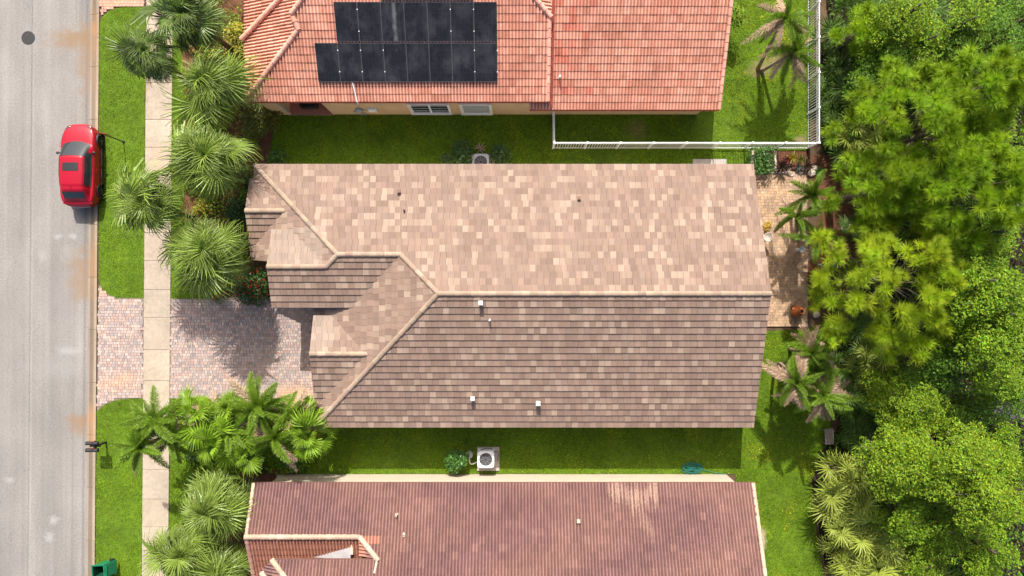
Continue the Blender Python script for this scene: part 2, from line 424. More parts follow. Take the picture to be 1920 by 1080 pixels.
# ---- foliage
def leaf(name, c, tr=0.22, rough=0.42, spec=0.45, rnd=0.22, tcol=None):
    M[name] = mat(name, c, rough, spec, tint=True, rnd=rnd, transl=tr, tcol=tcol)
leaf('sabal_leaf', (0.165, 0.235, 0.036), 0.18, 0.42, 0.42, 0.36)
leaf('sabal_dark', (0.125, 0.190, 0.038), 0.18, 0.42, 0.45, 0.36)
leaf('fan_leaf_bright', (0.170, 0.285, 0.016), 0.3, 0.45, 0.3)
leaf('fox_leaf', (0.150, 0.255, 0.024), 0.28, 0.5, 0.28)
leaf('fox_dead', (0.44, 0.325, 0.25), 0.15, 0.8, 0.15, tcol=(1.1, 1.0, 0.8))
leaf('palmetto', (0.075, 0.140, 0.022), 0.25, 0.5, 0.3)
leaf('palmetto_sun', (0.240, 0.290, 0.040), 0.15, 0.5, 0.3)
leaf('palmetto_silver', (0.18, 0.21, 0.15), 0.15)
leaf('pine', (0.215, 0.335, 0.014), 0.42, 0.6, 0.2, 0.0)
leaf('pine_yellow', (0.310, 0.405, 0.020), 0.45, 0.6, 0.2, 0.0)
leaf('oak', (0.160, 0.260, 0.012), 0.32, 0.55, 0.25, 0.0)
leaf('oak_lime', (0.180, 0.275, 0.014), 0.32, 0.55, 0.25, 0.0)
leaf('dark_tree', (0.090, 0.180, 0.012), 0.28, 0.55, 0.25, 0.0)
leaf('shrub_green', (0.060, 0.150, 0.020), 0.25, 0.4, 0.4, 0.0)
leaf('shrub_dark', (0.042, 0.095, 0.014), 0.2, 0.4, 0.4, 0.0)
leaf('shrub_yellow', (0.27, 0.25, 0.022), 0.25, 0.5, 0.3, 0.0)
leaf('shrub_olive', (0.14, 0.155, 0.025), 0.25, 0.5, 0.3, 0.0)
leaf('agave', (0.13, 0.18, 0.17), 0.1, 0.5, 0.3)
leaf('bromeliad_red', (0.22, 0.022, 0.018), 0.2, 0.4, 0.4)
leaf('bromeliad_dark', (0.045, 0.030, 0.022), 0.15, 0.4, 0.4)
leaf('flower_red', (0.42, 0.02, 0.012), 0.2, 0.6, 0.3, 0.0)
leaf('flower_yellow', (0.52, 0.33, 0.06), 0.2, 0.6, 0.3, 0.0)
# ------------------------------------------------------------------ the ground
SK = 0.008                                    # the street runs slightly askew to the houses
def S(x, y): return (x + SK * y, y)
def strip(x0, x1, y0, y1): return [S(x0, y0), S(x1, y0), S(x1, y1), S(x0, y1)]
def struct(name, VF, m, label):
    o = MB().add(VF).obj(name, m); tag(o, label, name.replace('_', ' '), kind='structure'); return o
XG, XK = -23.37, -22.83                       # gutter edge, back of the kerb
SW0, SW1 = -20.235, -18.785                   # sidewalk
struct('ground', box(-300, 300, -300, 300, -0.6, -0.06), M['soil'], 'bare soil far around the houses')
struct('road', sheet(strip(-60, XG, -80, 80), 0.0), M['road'], 'worn pale grey asphalt street with rust stains')
# rolled kerb with a shallow gutter
kb = MB(); prof = [(XG, -0.05), (XG, 0.004), (XG + 0.10, -0.012), (XG + 0.24, -0.018), (XG + 0.34, 0.04), (XG + 0.42, 0.105), (XK, 0.112), (XK, -0.05)]
ys = [-40 + 2.9 * k for k in range(29)]
for k in range(len(ys) - 1):
    a, b = ys[k] + 0.008, ys[k + 1] - 0.008
    V = [(*S(x, a), z) for x, z in prof] + [(*S(x, b), z) for x, z in prof]; n = len(prof)
    V = [(v[0], v[1], v[2]) for v in V]
    F = [(i, n + i, n + i + 1, i + 1) for i in range(n - 1)] + [tuple(range(n)), tuple(reversed(range(n, 2 * n)))]
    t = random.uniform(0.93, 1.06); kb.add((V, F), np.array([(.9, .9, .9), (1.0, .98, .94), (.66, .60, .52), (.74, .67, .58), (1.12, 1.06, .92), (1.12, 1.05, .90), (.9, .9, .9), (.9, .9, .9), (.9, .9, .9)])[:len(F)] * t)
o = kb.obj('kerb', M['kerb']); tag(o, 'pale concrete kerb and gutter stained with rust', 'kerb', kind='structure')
def struct_box(name, x0, x1, y0, y1, z1, m, label): return struct(name, box(x0, x1, y0, y1, -0.05, z1), m, label)
struct('yard_soil', prism(strip(XK + 0.005, 30.5, -60, 60), -0.05, 0.05), M['soil'], 'brown soil under the lawns and beds')
LZ = 0.09
LAWNS = [PX((188.6, 41), (193, 33), (205, 22), (222, 15.5), (274.5, 14), (271.5, 559), (221, 559), (206, 553), (194, 543), (187, 530)),
         PX((180.5, 1500), (183, 772), (190, 764), (205, 755), (224, 748), (270, 747), (262, 1500)),
         PX((325, -300), (345, -300), (345, 180), (352, 320), (340, 420), (420, 500), (412, 559.5), (322, 559.5)),
         PX((321.5, 747), (345, 745), (520, 747), (590, 745), (590, 700), (1440, 620), (1515, 617), (1570, 590), (1575, 640), (1530, 700), (1560, 760), (1545, 860), (1520, 900), (1530, 1000), (1548, 1100), (1560, 1500), (1380, 1500), (1380, 888), (520, 888), (505, 915), (455, 888), (350, 1000), (318, 1080), (312, 1500)),
         PX((455, 150), (500, 210), (1000, 200), (1300, 200), (1300, -300), (1530, -300), (1520, 250), (1514, 282), (1409, 286), (1409, 330), (480, 330), (500, 290), (470, 240))]
lb = MB()
for i, p in enumerate(LAWNS):
    q = wavy(p, 0.025, 0.5, i)
    a = sum(q[k][0] * q[(k + 1) % len(q)][1] - q[(k + 1) % len(q)][0] * q[k][1] for k in range(len(q)))
    lb.add(prism(q, 0.0, LZ - i * 0.003))
o = lb.obj('lawn', M['lawn']); tag(o, 'mown green lawns between the houses and along the street', 'lawn', kind='structure')
# beds
beds = MB()
for i, p in enumerate([PX((340, -250), (600, -250), (520, 215), (505, 300), (480, 330), (478, 520), (415, 557), (395, 520), (340, 440), (352, 320), (345, 180)),
                       PX((350, 1002), (400, 905), (470, 880), (560, 880), (540, 905), (470, 1000), (480, 1500), (330, 1500)),
                       PX((1508, 292), (1580, 285), (1680, 300), (1650, 420), (1630, 560), (1590, 600), (1545, 590), (1513, 560), (1512, 470), (1540, 400), (1512, 330)),
                       PX((1450, 284), (1510, 284), (1508, 322), (1452, 322))]):
    beds.add(prism(wavy(p, 0.05, 0.4, 50 + i), 0.0, LZ + 0.006 + 0.003 * i))
o = beds.obj('mulch_bed', M['mulch']); tag(o, 'reddish brown mulch beds under the palms', 'mulch bed', kind='structure')
FLOOR = wavy(PX((1540, -900), (1548, 60), (1530, 250), (1545, 290), (1580, 300), (1620, 420), (1600, 600), (1560, 640), (1545, 720), (1575, 800), (1535, 850), (1520, 900), (1535, 990), (1555, 1100), (1570, 2000), (3400, 2000), (3400, -900)), 0.12, 0.6, 9)
struct('forest_floor', prism(FLOOR, -0.05, LZ + 0.025), M['litter'], 'dark leaf litter under the woodland trees')
struct('sand_patch', prism(wavy(PX((1845, 735), (1880, 715), (1990, 690), (1990, 800), (1900, 790), (1860, 775)), 0.25, 0.5, 4), 0.0, LZ + 0.034), M['sand'], 'pale grey sand showing in the dark gap among the trees')

# sidewalk slabs, each its own piece
sw = struct('sidewalk', prism(strip(SW0 + 0.01, SW1 - 0.01, -60, 60), -0.04, 0.095), M['joint'], 'cream concrete sidewalk of square slabs')
joints = [22.6, 20.9, 19.3, 17.7, 16.1, 14.5, 12.9, 11.3, (540 - 225) / 34, (540 - 277) / 34, 6.15, 4.6, 3.05, 1.5, -0.09, -1.62, -3.4, -5.1, -6.6, -8.3, -10.0, (540 - 935) / 34, (540 - 987) / 34, -14.75, -16.3, -17.9, -19.5, -21.1]
for a, b in zip(joints[1:], joints[:-1]):
    t = random.uniform(0.93, 1.05); mb = MB()
    mb.add(prism(strip(SW0, SW1, a + 0.012, b - 0.012), 0.0, 0.115 + random.uniform(-0.004, 0.004)), (t, t * random.uniform(0.98, 1.0), t * random.uniform(0.94, 1.0)))
    mb.obj('slab', M['sidewalk'], sw, bevel=0.008, seg=1)

# pavers: three sizes laid in rows, real blocks with joints
PAV = [(0.98, 0.95, 0.96), (0.86, 0.83, 0.86), (1.12, 1.02, 1.0), (1.2, 1.08, 1.02), (0.92, 0.80, 0.78), (1.08, 0.9, 0.84), (0.78, 0.77, 0.80)]
def pave(name, poly, base, m, parent, z, pal, rot=None, row=0.155, seed=3):
    r = random.Random(seed); mb = MB()
    xs = [p[0] for p in poly]; ysv = [p[1] for p in poly]
    y = min(ysv)
    while y < max(ysv):
        x = min(xs) - r.uniform(0, 0.2)
        while x < max(xs):
            w = r.choice([0.125, 0.155, 0.155, 0.21, 0.21])
            cs = [(x + .0, y), (x + w, y), (x + w, y + row), (x, y + row)]
            if all(inside(np.array([cx * 0.4 + (x + w / 2) * 0.6]), np.array([cy * 0.4 + (y + row / 2) * 0.6]), poly)[0] for cx, cy in cs) and not any(inside(np.array([x + w / 2]), np.array([y + row / 2]), e)[0] for e in base):
                dz = r.uniform(-0.004, 0.004); c = r.choice(pal); f = r.uniform(0.88, 1.1)
                V, F = box(x + .006, x + w - .006, y + .006, y + row - .006, z - 0.05, z + dz)
                mb.add((V, F[1:]), (c[0] * f, c[1] * f, c[2] * f))
            x += w
        y += row
    o = mb.obj(name, m, parent); o['kind'] = 'stuff'; return o
DRV = PX((184.5, 752), (186, 556), (322, 559.7), (640, 559.7), (640, 747), (322, 747))
drv = struct('driveway', prism(PX((183.5, 775), (187, 535), (322, 558), (650, 558), (650, 750), (322, 748)), -0.04, 0.075), M['joint'], 'pinkish block paved driveway up to the garage')
apr = PX((183.2, 772), (187.2, 532), (206, 553), (221, 560), (271, 560), (269.5, 746), (224, 747), (205, 754), (190, 763))
pave('paver', apr, [], M['paver'], drv, 0.112, PAV, seed=5)
pave('paver', PX((322, 559.8), (650, 559.8), (650, 746.5), (321, 746.5)), [], M['paver'], drv, 0.112, PAV, seed=6)
drv2 = struct('neighbour_driveway', prism(PX((189, 13), (272, 13), (272, -260), (190, -260)), -0.04, 0.075), M['joint'], 'orange stained block paved driveway of the coral roofed house')
pave('paver', PX((189, 40), (194, 31), (205, 21), (222, 14.5), (272, 13), (272, -120), (190, -120)), [], M['paver'], drv2, 0.112, [(1.15, 0.8, 0.66), (1.05, 0.72, 0.6), (1.2, 0.9, 0.78), (1.0, 0.75, 0.68)], seed=8)
TAN = [(1.0, 0.98, 0.95), (1.15, 1.08, 1.0), (0.9, 0.88, 0.88), (1.22, 1.12, 1.0), (0.84, 0.8, 0.78), (1.05, 0.95, 0.85)]
pat = struct('patio', prism(PX((1395, 323), (1512, 323), (1513, 612.5), (1395, 612.5)), -0.04, 0.105), M['joint'], 'tan block paved patio behind the middle house')
pave('paver', PX((1395, 324), (1511.5, 324), (1512, 612), (1395, 612)), [], M['patio_paver'], pat, 0.142, TAN, seed=9)
struct('stepping_slab', prism(PX((1298, 299), (1361, 299), (1361, 312), (1298, 312)), 0.0, 0.13), M['concrete'], 'pinkish concrete slab beside the back corner of the house')
eg = MB()
for p in (PX((1407.5, 278), (1411.5, 278), (1411.5, 326), (1407.5, 326)), PX((1450, 284), (1454, 284), (1454, 322), (1450, 322))): eg.add(prism(p, 0.0, 0.19))
o = eg.obj('bed_edging', M['stone']); tag(o, 'pale stone edging strips beside the clipped green hedge', 'edging', kind='structure')
struct('wall_footing', prism(PX((520, 889.5), (1362, 889.5), (1362, 900), (520, 900)), 0.0, 0.13), M['stucco_cream'], 'cream footing along the wall of the mauve roofed house')

# ------------------------------------------------------------------ roofs
class Plane:
    def __init__(s, a, b, x, y, z):            # z rises a per metre of x and b per metre of y, through (x, y, z)
        s.a, s.b, s.c = a, b, z - a * x - b * y
        g = math.hypot(a, b); gx, gy = a / g, b / g
        s.Vv = Vector((gx, gy, g)).normalized(); s.Nn = Vector((-a, -b, 1)).normalized(); s.Uu = s.Vv.cross(s.Nn)
        s.O = Vector((x, y, z))
    def z(s, x, y): return s.a * x + s.b * y + s.c
    def uv(s, x, y):
        d = Vector((x, y, s.z(x, y))) - s.O; return d.dot(s.Uu), d.dot(s.Vv)
    def mat(s, u, v, n=0.0, twist=0.0):
        o = s.O + s.Uu * u + s.Vv * v + s.Nn * n
        c, q = math.cos(twist), math.sin(twist)
        U = s.Uu * c + s.Vv * q; Vv = s.Vv * c - s.Uu * q
        return Matrix(((U.x, Vv.x, s.Nn.x, o.x), (U.y, Vv.y, s.Nn.y, o.y), (U.z, Vv.z, s.Nn.z, o.z), (0, 0, 0, 1)))

def flat_tile(w, e):
    L = e + 0.06; g = 0.004
    V = [(g, 0, .016), (w - g, 0, .016), (w - g, L, 0.0), (g, L, 0.0), (g, 0, .080), (w - g, 0, .080), (w - g, L, .026), (g, L, .026)]
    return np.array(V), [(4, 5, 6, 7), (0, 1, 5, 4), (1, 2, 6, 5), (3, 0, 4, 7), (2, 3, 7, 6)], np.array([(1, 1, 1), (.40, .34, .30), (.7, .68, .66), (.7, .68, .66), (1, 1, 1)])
def barrel_tile(w, e, butt=(.72, .62, .58)):  # butt: tint of the front end
    L = e + 0.06; K = 16; V = []; F = []; T = []
    def hgt(t): return 0.070 * (0.5 - 0.5 * math.cos(2 * math.pi * 2 * t)) ** 0.8
    for v, b in ((0, .030), (L, .004)):
        for k in range(K + 1): V.append((w * k / K, v, b + hgt(k / K) + 0.012))
    for k in range(K + 1): V.append((w * k / K, 0.0, 0.004))
    n = K + 1
    for k in range(K):                                    # tinted darker in the pans, paler on the crowns
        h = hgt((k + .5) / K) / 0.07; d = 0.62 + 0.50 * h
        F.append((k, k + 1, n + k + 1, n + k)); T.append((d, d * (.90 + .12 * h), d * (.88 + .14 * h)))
        F.append((2 * n + k, 2 * n + k + 1, k + 1, k)); T.append(butt)
    return np.array(V), F, np.array(T)

def jit(c, s=0.06): f = random.uniform(1 - s, 1 + s); return tuple(x * f * random.uniform(0.985, 1.015) for x in c)

def ccw(poly):
    a = sum(poly[i][0] * poly[(i + 1) % len(poly)][1] - poly[(i + 1) % len(poly)][0] * poly[i][1] for i in range(len(poly)))
    return list(poly) if a > 0 else list(reversed(poly))

def roof_tiles(house, roof, specs, w, e, shape, palette, m, stagger, tint_fn=None, singles=288):
    """specs: (plane, [convex plan polygons]); whole tiles near the camera become objects, the rest one mesh"""
    V0, F0, T0 = shape(w, e); full = []; cut = MB(); L = e + 0.06
    for pl, polys in specs:
        polys = [ccw(p) for p in polys]; hps, inner = [], []
        for poly in polys:
            hp, inn = [], []
            for i in range(len(poly)):
                (x0, y0), (x1, y1) = poly[i], poly[(i + 1) % len(poly)]; l = math.hypot(x1 - x0, y1 - y0)
                hp.append((-(y1 - y0) / l, (x1 - x0) / l, x0, y0))
                mx, my = (x0 + x1) / 2 + (y1 - y0) / l * .03, (y0 + y1) / 2 - (x1 - x0) / l * .03
                inn.append(any(inside(np.array([mx]), np.array([my]), q)[0] for q in polys if q is not poly))
            hps.append(hp); inner.append(inn)
        uv = [pl.uv(*p) for poly in polys for p in poly]; us = [p[0] for p in uv]; vv = [p[1] for p in uv]
        part = [MB() for _ in polys]
        for j in range(int(math.floor(min(vv) / e - 0.02)), int(math.ceil(max(vv) / e))):
            off = (0.5 * w if (j % 2 and stagger) else 0.0) + (stagger * 0.13 * w * ((j * 7) % 5))
            for i in range(int(math.floor((min(us) - off) / w)) - 1, int(math.ceil((max(us) - off) / w)) + 1):
                u0, v0 = i * w + off, j * e
                cs = [pl.O + pl.Uu * a + pl.Vv * b for a, b in ((u0, v0), (u0 + w, v0), (u0 + w, v0 + L), (u0, v0 + L))]
                ds = [[[h[0] * (c.x - h[2]) + h[1] * (c.y - h[3]) for c in cs] for h in hp] for hp in hps]
                hit = [k for k, d in enumerate(ds) if not any(max(r_) < 0.01 for r_ in d)]
                if not hit: continue
                rs = random.Random(i * 7919 + j * 104729 + int(abs(pl.c) * 1000))
                ci = rs.randrange(len(palette)); c = palette[ci]; mw = pl.mat(u0, v0, rs.uniform(-0.002, 0.004), rs.uniform(-0.006, 0.006))
                f = rs.choice((0.93, 0.965, 1.0, 1.035, 1.07)); c = (c[0] * f, c[1] * f, c[2] * f)
                if tint_fn:
                    p = mw @ Vector((w / 2, e / 2, 0)); c = tint_fn(c, p, rs)
                ok = all(any(min(hh[q] for hh in d) > -0.012 for d in ds) for q in range(4))
                if ok: full.append((mw, c))
                else:
                    for k in hit: part[k].add(xf((V0, F0), mw), T0 * np.array(c))
        for k, poly in enumerate(polys):
            if not part[k].n: continue
            me = part[k].mesh('tmp', [m]); bm = bmesh.new(); bm.from_mesh(me)
            for i in range(len(poly)):
                (x0, y0), (x1, y1) = poly[i], poly[(i + 1) % len(poly)]
                nn = Vector((y1 - y0, -(x1 - x0), 0)).normalized()
                bmesh.ops.bisect_plane(bm, geom=bm.verts[:] + bm.edges[:] + bm.faces[:], plane_co=Vector((x0, y0, 0)) + nn * (0.0 if inner[k][i] else 0.025), plane_no=nn, clear_outer=True)
            me2 = bpy.data.meshes.new('tmp2'); bm.to_mesh(me2); bm.free()
            nV = len(me2.vertices); vv_ = np.empty(nV * 3, dtype=np.float32); me2.vertices.foreach_get('co', vv_)
            ll = np.empty(len(me2.loops), dtype=np.int32); me2.loops.foreach_get('vertex_index', ll)
            ss = np.empty(len(me2.polygons), dtype=np.int32); me2.polygons.foreach_get('loop_total', ss)
            tt = np.empty(len(me2.polygons) * 4, dtype=np.float32); me2.attributes['tint'].data.foreach_get('color', tt)
            cut.V.append(vv_.reshape(-1, 3)); cut.L.append(ll + cut.n); cut.S.append(ss); cut.T.append(tt.reshape(-1, 4)[:, :3]); cut.M.append(np.zeros(len(ss), dtype=np.int32)); cut.n += nV
            bpy.data.meshes.remove(me2); bpy.data.meshes.remove(me)
    def far(t):                                           # nearest whole tiles in view -> single objects
        p = t[0].translation; s = 1280 / (H - p.z); inx = abs(p.x * s) < 930 and abs(p.y * s) < 520
        return (0 if inx else 1e6) + p.x ** 2 + p.y ** 2
    full.sort(key=far)
    vari = {}
    for mw, c in full[:singles]:
        k = tuple(round(x * 150) for x in c)
        if k not in vari: vari[k] = MB().add((V0, F0), T0 * np.array(c)).mesh('roof_tile', [m])
        link('roof_tile', vari[k], roof, mw)
    for mw, c in full[singles:]: cut.add(xf((V0, F0), mw), T0 * np.array(c))
    o = cut.obj('tile_field', m, roof); o['kind'] = 'stuff'

def roof_deck(house, specs, m, drop=0.16):
    mb = MB()
    for pl, polys in specs:
        for p in polys: mb.add(prism(p, lambda x, y: pl.z(x, y) - drop, lambda x, y: pl.z(x, y) - 0.004))
    return mb.obj('roof', m, house)

CAPV = {}
def caps(roof, lines, m, palette, wd=0.27, hg=0.085, step=0.40, round_=False, name='ridge_cap', lift=0.055):
    if round_: sec = [(math.cos(a), math.sin(a)) for a in [math.pi * k / 8 for k in range(9)]]
    else: sec = [(1, -0.12), (0.80, 0.50), (0.36, 0.94), (-0.36, 0.94), (-0.80, 0.50), (-1, -0.12)]
    def piece(L):
        V = []; n = len(sec)
        for x, k in ((0, 1.0), (0, 1.0), (L, 0.82)):
            for s, t in sec: V.append((x, s * wd / 2 * k, t * hg * (1.0 if k == 1.0 else 0.8)))
        for s, t in sec: V[n * 0 + sec.index((s, t))] = (0.0, s * wd / 2 * 0.88, t * hg - 0.022)
        F = [(n + i, n + i + 1, 2 * n + i + 1, 2 * n + i) for i in range(n - 1)] + [(i, i + 1, n + i + 1, n + i) for i in range(n - 1)]
        return np.array(V), [tuple(reversed(f)) for f in F]
    for a, b in lines:
        a, b = Vector(a), Vector(b)
        if a.z > b.z: a, b = b, a                        # laid upwards
        d = (b - a); n = max(1, round(d.length / step)); L = d.length / n; d.normalize()
        s = Vector((0, 0, 1)).cross(d).normalized(); u = d.cross(s)
        for k in range(n):
            o = a + d * (k * L) + Vector((0, 0, lift)); c = random.choice(palette); c = jit(c, 0.11)
            key = (round(L * 100), m.name, wd, round_, tuple(round(x * 60) for x in c))
            if key not in CAPV: CAPV[key] = MB().add(piece(L + 0.05), tuple(x / 60 for x in key[4])).mesh(name, [m], smooth=False)
            link(name, CAPV[key], roof, Matrix(((d.x, s.x, u.x, o.x), (d.y, s.y, u.y, o.y), (d.z, s.z, u.z, o.z), (0, 0, 0, 1))))

def vent(roof, pl, px, py, m, kind='pipe', h=0.3, r=0.05):
    p = None; z = 3.5
    for _ in range(12):
        q = W(px, py, z); z = pl.z(q.x, q.y) + h
    q = W(px, py, z); zb = pl.z(q.x, q.y); mb = MB()
    if kind == 'box':
        mb.add(lathe([(r * 0.7, zb - 0.05), (r * 0.7, zb + h * 0.7)], 10, q.x, q.y)); mb.add(box(q.x - r * 1.1, q.x + r * 1.1, q.y - r * 1.1, q.y + r * 1.1, zb + h * 0.62, zb + h))
    else:
        mb.add(lathe([(r * 1.9, zb - 0.08), (r * 1.9, zb + 0.02), (r, zb + 0.09), (r, zb + h), (r * 0.75, zb + h), (r * 0.75, zb + h - 0.06)], 12, q.x, q.y))
    mb.obj('vent_pipe', m, roof)

# ------------------------------------------------------------------ the middle house (blended shake tiles)
K = 0.36
NN = Plane(0, -K, 0, 6.29, 2.8); SS = Plane(0, 0.3466, 0, -7.08, 2.8)
WW = Plane(K, 0, -13.14, 0, 2.8); W2 = Plane(K, 0, -10.07, 0, 2.8)
zr2 = NN.z(0, 1.63); S2 = Plane(0, K, 0, 1.63, zr2)
zB = S2.z(0, 1.04); BN = Plane(0, -K, 0, 1.04, zB)
zA = 3.42; AN = Plane(0, -K, 0, 3.87, zA); AS = Plane(0, K, 0, 3.87, zA)
zC = 3.83; CN = Plane(0, -K, 0, -3.27, zC); CS = Plane(0, K, 0, -3.27, zC)
XE = 12.3
P1, P2, P3, Q = (-3.51, -.27), (-5.41, 1.63), (-8.48, 1.63), (-9.07, 1.04)
def hipS(x): return -7.08 + K * (x + 10.07) / 0.3466
mid = empty('brown_roofed_house', (0, 0, 0), 'single storey house with pale brown blended tile roof in the middle', 'house')
specs = [
    (NN, [[(-13.14, 6.29), (-8.48, 1.63), (-8.48, 6.29)], [(-8.48, 6.29), P3, P2, (-5.41, 6.29)], [(-5.41, 6.29), P2, P1, (-3.51, 6.29)], [(-3.51, 6.29), P1, (XE, -.27), (XE, 6.29)]]),
    (SS, [[P1, (XE, -.27), (XE, -7.08), (-10.07, -7.08)]]),
    (WW, [[(-13.14, 6.29), P3, Q, (-13.14, 1.45)]]),
    (S2, [[(-11.96, 1.04), Q, (-9.07, -.95), (-11.96, -.95)], [Q, P3, P2, (-7.99, -.95), (-9.07, -.95)]]),
    (BN, [[(-11.96, 1.04), Q, (-10.93, 2.9), (-11.96, 2.9)]]),
    (W2, [[P1, P2, (-7.99, -.95), (-7.99, hipS(-7.99))], [(-7.99, -.6), (-10.07, -.6), (-10.07, -7.08), (-7.99, hipS(-7.99))]]),
    (AN, [[(-13.35, 3.87), (-11.42, 3.87), (-13.14, 5.59), (-13.35, 5.59)]]),
    (AS, [[(-13.35, 3.87), (-11.42, 3.87), (-13.14, 2.15), (-13.35, 2.15)]]),
    (CN, [[(-10.0, -3.27), (-7.21, -3.27), (-9.08, -1.40), (-10.0, -1.40)]]),
    (CS, [[(-10.0, -3.27), (-7.21, -3.27), (-10.0, -6.06)]]),
]
# the porch gable reaches a little lower south of the hip eave
specs[7] = (AS, [[(-13.35, 3.87), (-11.42, 3.87), (-13.14, 2.15), (-13.35, 2.15)], [(-13.35, 2.15), (-13.14, 2.15), (-13.14, 1.45), (-13.35, 1.45)]])
roof = roof_deck(mid, specs, M['tan_deck'])
TANS = [(.285, .196, .152), (.270, .185, .145), (.302, .209, .164), (.25, .172, .135), (.318, .226, .177), (.291, .20, .154), (.275, .196, .158), (.36, .265, .205), (.26, .18, .142), (.304, .208, .161), (.38, .284, .218), (.267, .184, .144)]
def gable_fn(c, p, rs):                                 # sunlight on the street gables' north slopes, painted in as a paler tint
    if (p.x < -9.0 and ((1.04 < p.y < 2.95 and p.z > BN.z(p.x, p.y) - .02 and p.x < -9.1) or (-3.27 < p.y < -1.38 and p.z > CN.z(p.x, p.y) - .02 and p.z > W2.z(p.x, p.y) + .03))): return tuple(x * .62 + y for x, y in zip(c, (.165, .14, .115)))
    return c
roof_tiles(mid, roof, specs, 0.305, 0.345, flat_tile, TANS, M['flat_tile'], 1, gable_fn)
CAPT = [(.38, .285, .215), (.34, .25, .19), (.42, .32, .245), (.385, .285, .21)]
p3 = lambda pl, p: (p[0], p[1], pl.z(*p))
caps(roof, [(p3(NN, P1), (XE, -.27, NN.z(0, -.27))), (p3(NN, P2), p3(NN, P1)), (p3(NN, P3), p3(NN, P2)), ((-13.14, 6.29, 2.8), p3(NN, P3)), (p3(S2, Q), p3(NN, P3)),
            ((-11.98, 1.04, zB), p3(S2, Q)), ((-10.07, -7.08, 2.8), p3(NN, P1)), ((-13.37, 3.87, zA), (-11.42, 3.87, zA)), ((-10.02, -3.27, zC), (-7.18, -3.27, zC))], M['flat_tile'], CAPT)
fa = MB()
for b in (box(-13.14, 12.3, 6.295, 6.33, 2.62, 2.815), box(-10.07, 12.3, -7.12, -7.085, 2.62, 2.80), box(-11.96, -7.99, -.99, -.955, zr2 - K * 2.58 - .17, zr2 - K * 2.58 + .02)): fa.add(b)
fa.obj('drip_edge', M['trim'], roof)
wl = MB()
def walls(rects, top):
    for (x0, x1, y0, y1) in rects: wl.add(box(x0, x1, y0, y1, 0.0, top))
walls([(-12.6, 11.85, 1.95, 5.85), (-9.6, 11.85, -6.62, 1.945)], 2.72)
wl.add(prism([(-11.55, -.45), (-8.3, -.45), (-8.3, 2.4), (-11.55, 2.4)], 0.0, lambda x, y: min(S2.z(x, y), BN.z(x, y)) - 0.17))
for (x0, x1, pts) in ((11.70, 11.85, [(-6.62, SS.z(0, -6.62)), (-.27, NN.z(0, -.27)), (5.85, NN.z(0, 5.85))]), (-11.55, -11.40, [(-.45, S2.z(0, -.45)), (1.04, zB), (2.4, BN.z(0, 2.4))]),
                      (-9.62, -9.47, [(-5.6, CS.z(0, -5.6)), (-3.27, zC), (-1.6, CN.z(0, -1.6))]), (-12.95, -12.8, [(2.2, AS.z(0, 2.2)), (3.87, zA), (5.4, AN.z(0, 5.4))])):
    n = len(pts); V = [(x, y, z - 0.17) for x in (x0, x1) for y, z in pts] ; lo = [(x, y, 2.45) for x in (x0, x1) for y in (pts[0][0], pts[-1][0])]
    V += lo; F = [(0, 1, 2, 7, 6), (3, 8, 9 if False else 8, 5)[:0] or (3, 4, 5)[::-1] + ()]
    V = [(x0, y, z - 0.17) for y, z in pts] + [(x0, pts[-1][0], 2.4), (x0, pts[0][0], 2.4)] + [(x1, y, z - 0.17) for y, z in pts] + [(x1, pts[-1][0], 2.4), (x1, pts[0][0], 2.4)]
    k = n + 2; F = [tuple(range(k)), tuple(reversed(range(k, 2 * k)))] + [(i, k + i, k + (i + 1) % k, (i + 1) % k) for i in range(k)]
    wl.add((V, F))
for y in (2.5, 5.2): wl.add(box(-13.05, -12.75, y - 0.15, y + 0.15, 0.0, 2.45))
wl.obj('wall', M['stucco_pale'], mid)
gd = MB().add(box(-9.66, -9.605, -5.5, -1.9, 0.1, 2.35)); g = gd.obj('garage_door', M['trim'], mid)
for k in range(4): MB().add(box(-9.70, -9.662, -5.46, -1.94, 0.13 + k * 0.56, 0.66 + k * 0.56)).obj('panel', M['trim'], g, bevel=0.02)
for px, py, kd, h, r_ in ((747, 358, 'box', .30, .08), (757, 394, 'pipe', .26, .045), (1086, 371, 'box', .26, .07)): vent(roof, NN, px, py, M['vent_brown'], kd, h, r_)
for px, py, kd, h, r_ in ((901, 568, 'box', .40, .092), (918, 600, 'pipe', .30, .05), (886, 748, 'box', .38, .085), (1009, 757, 'box', .40, .096)): vent(roof, SS, px, py, M['white'], kd, h, r_)

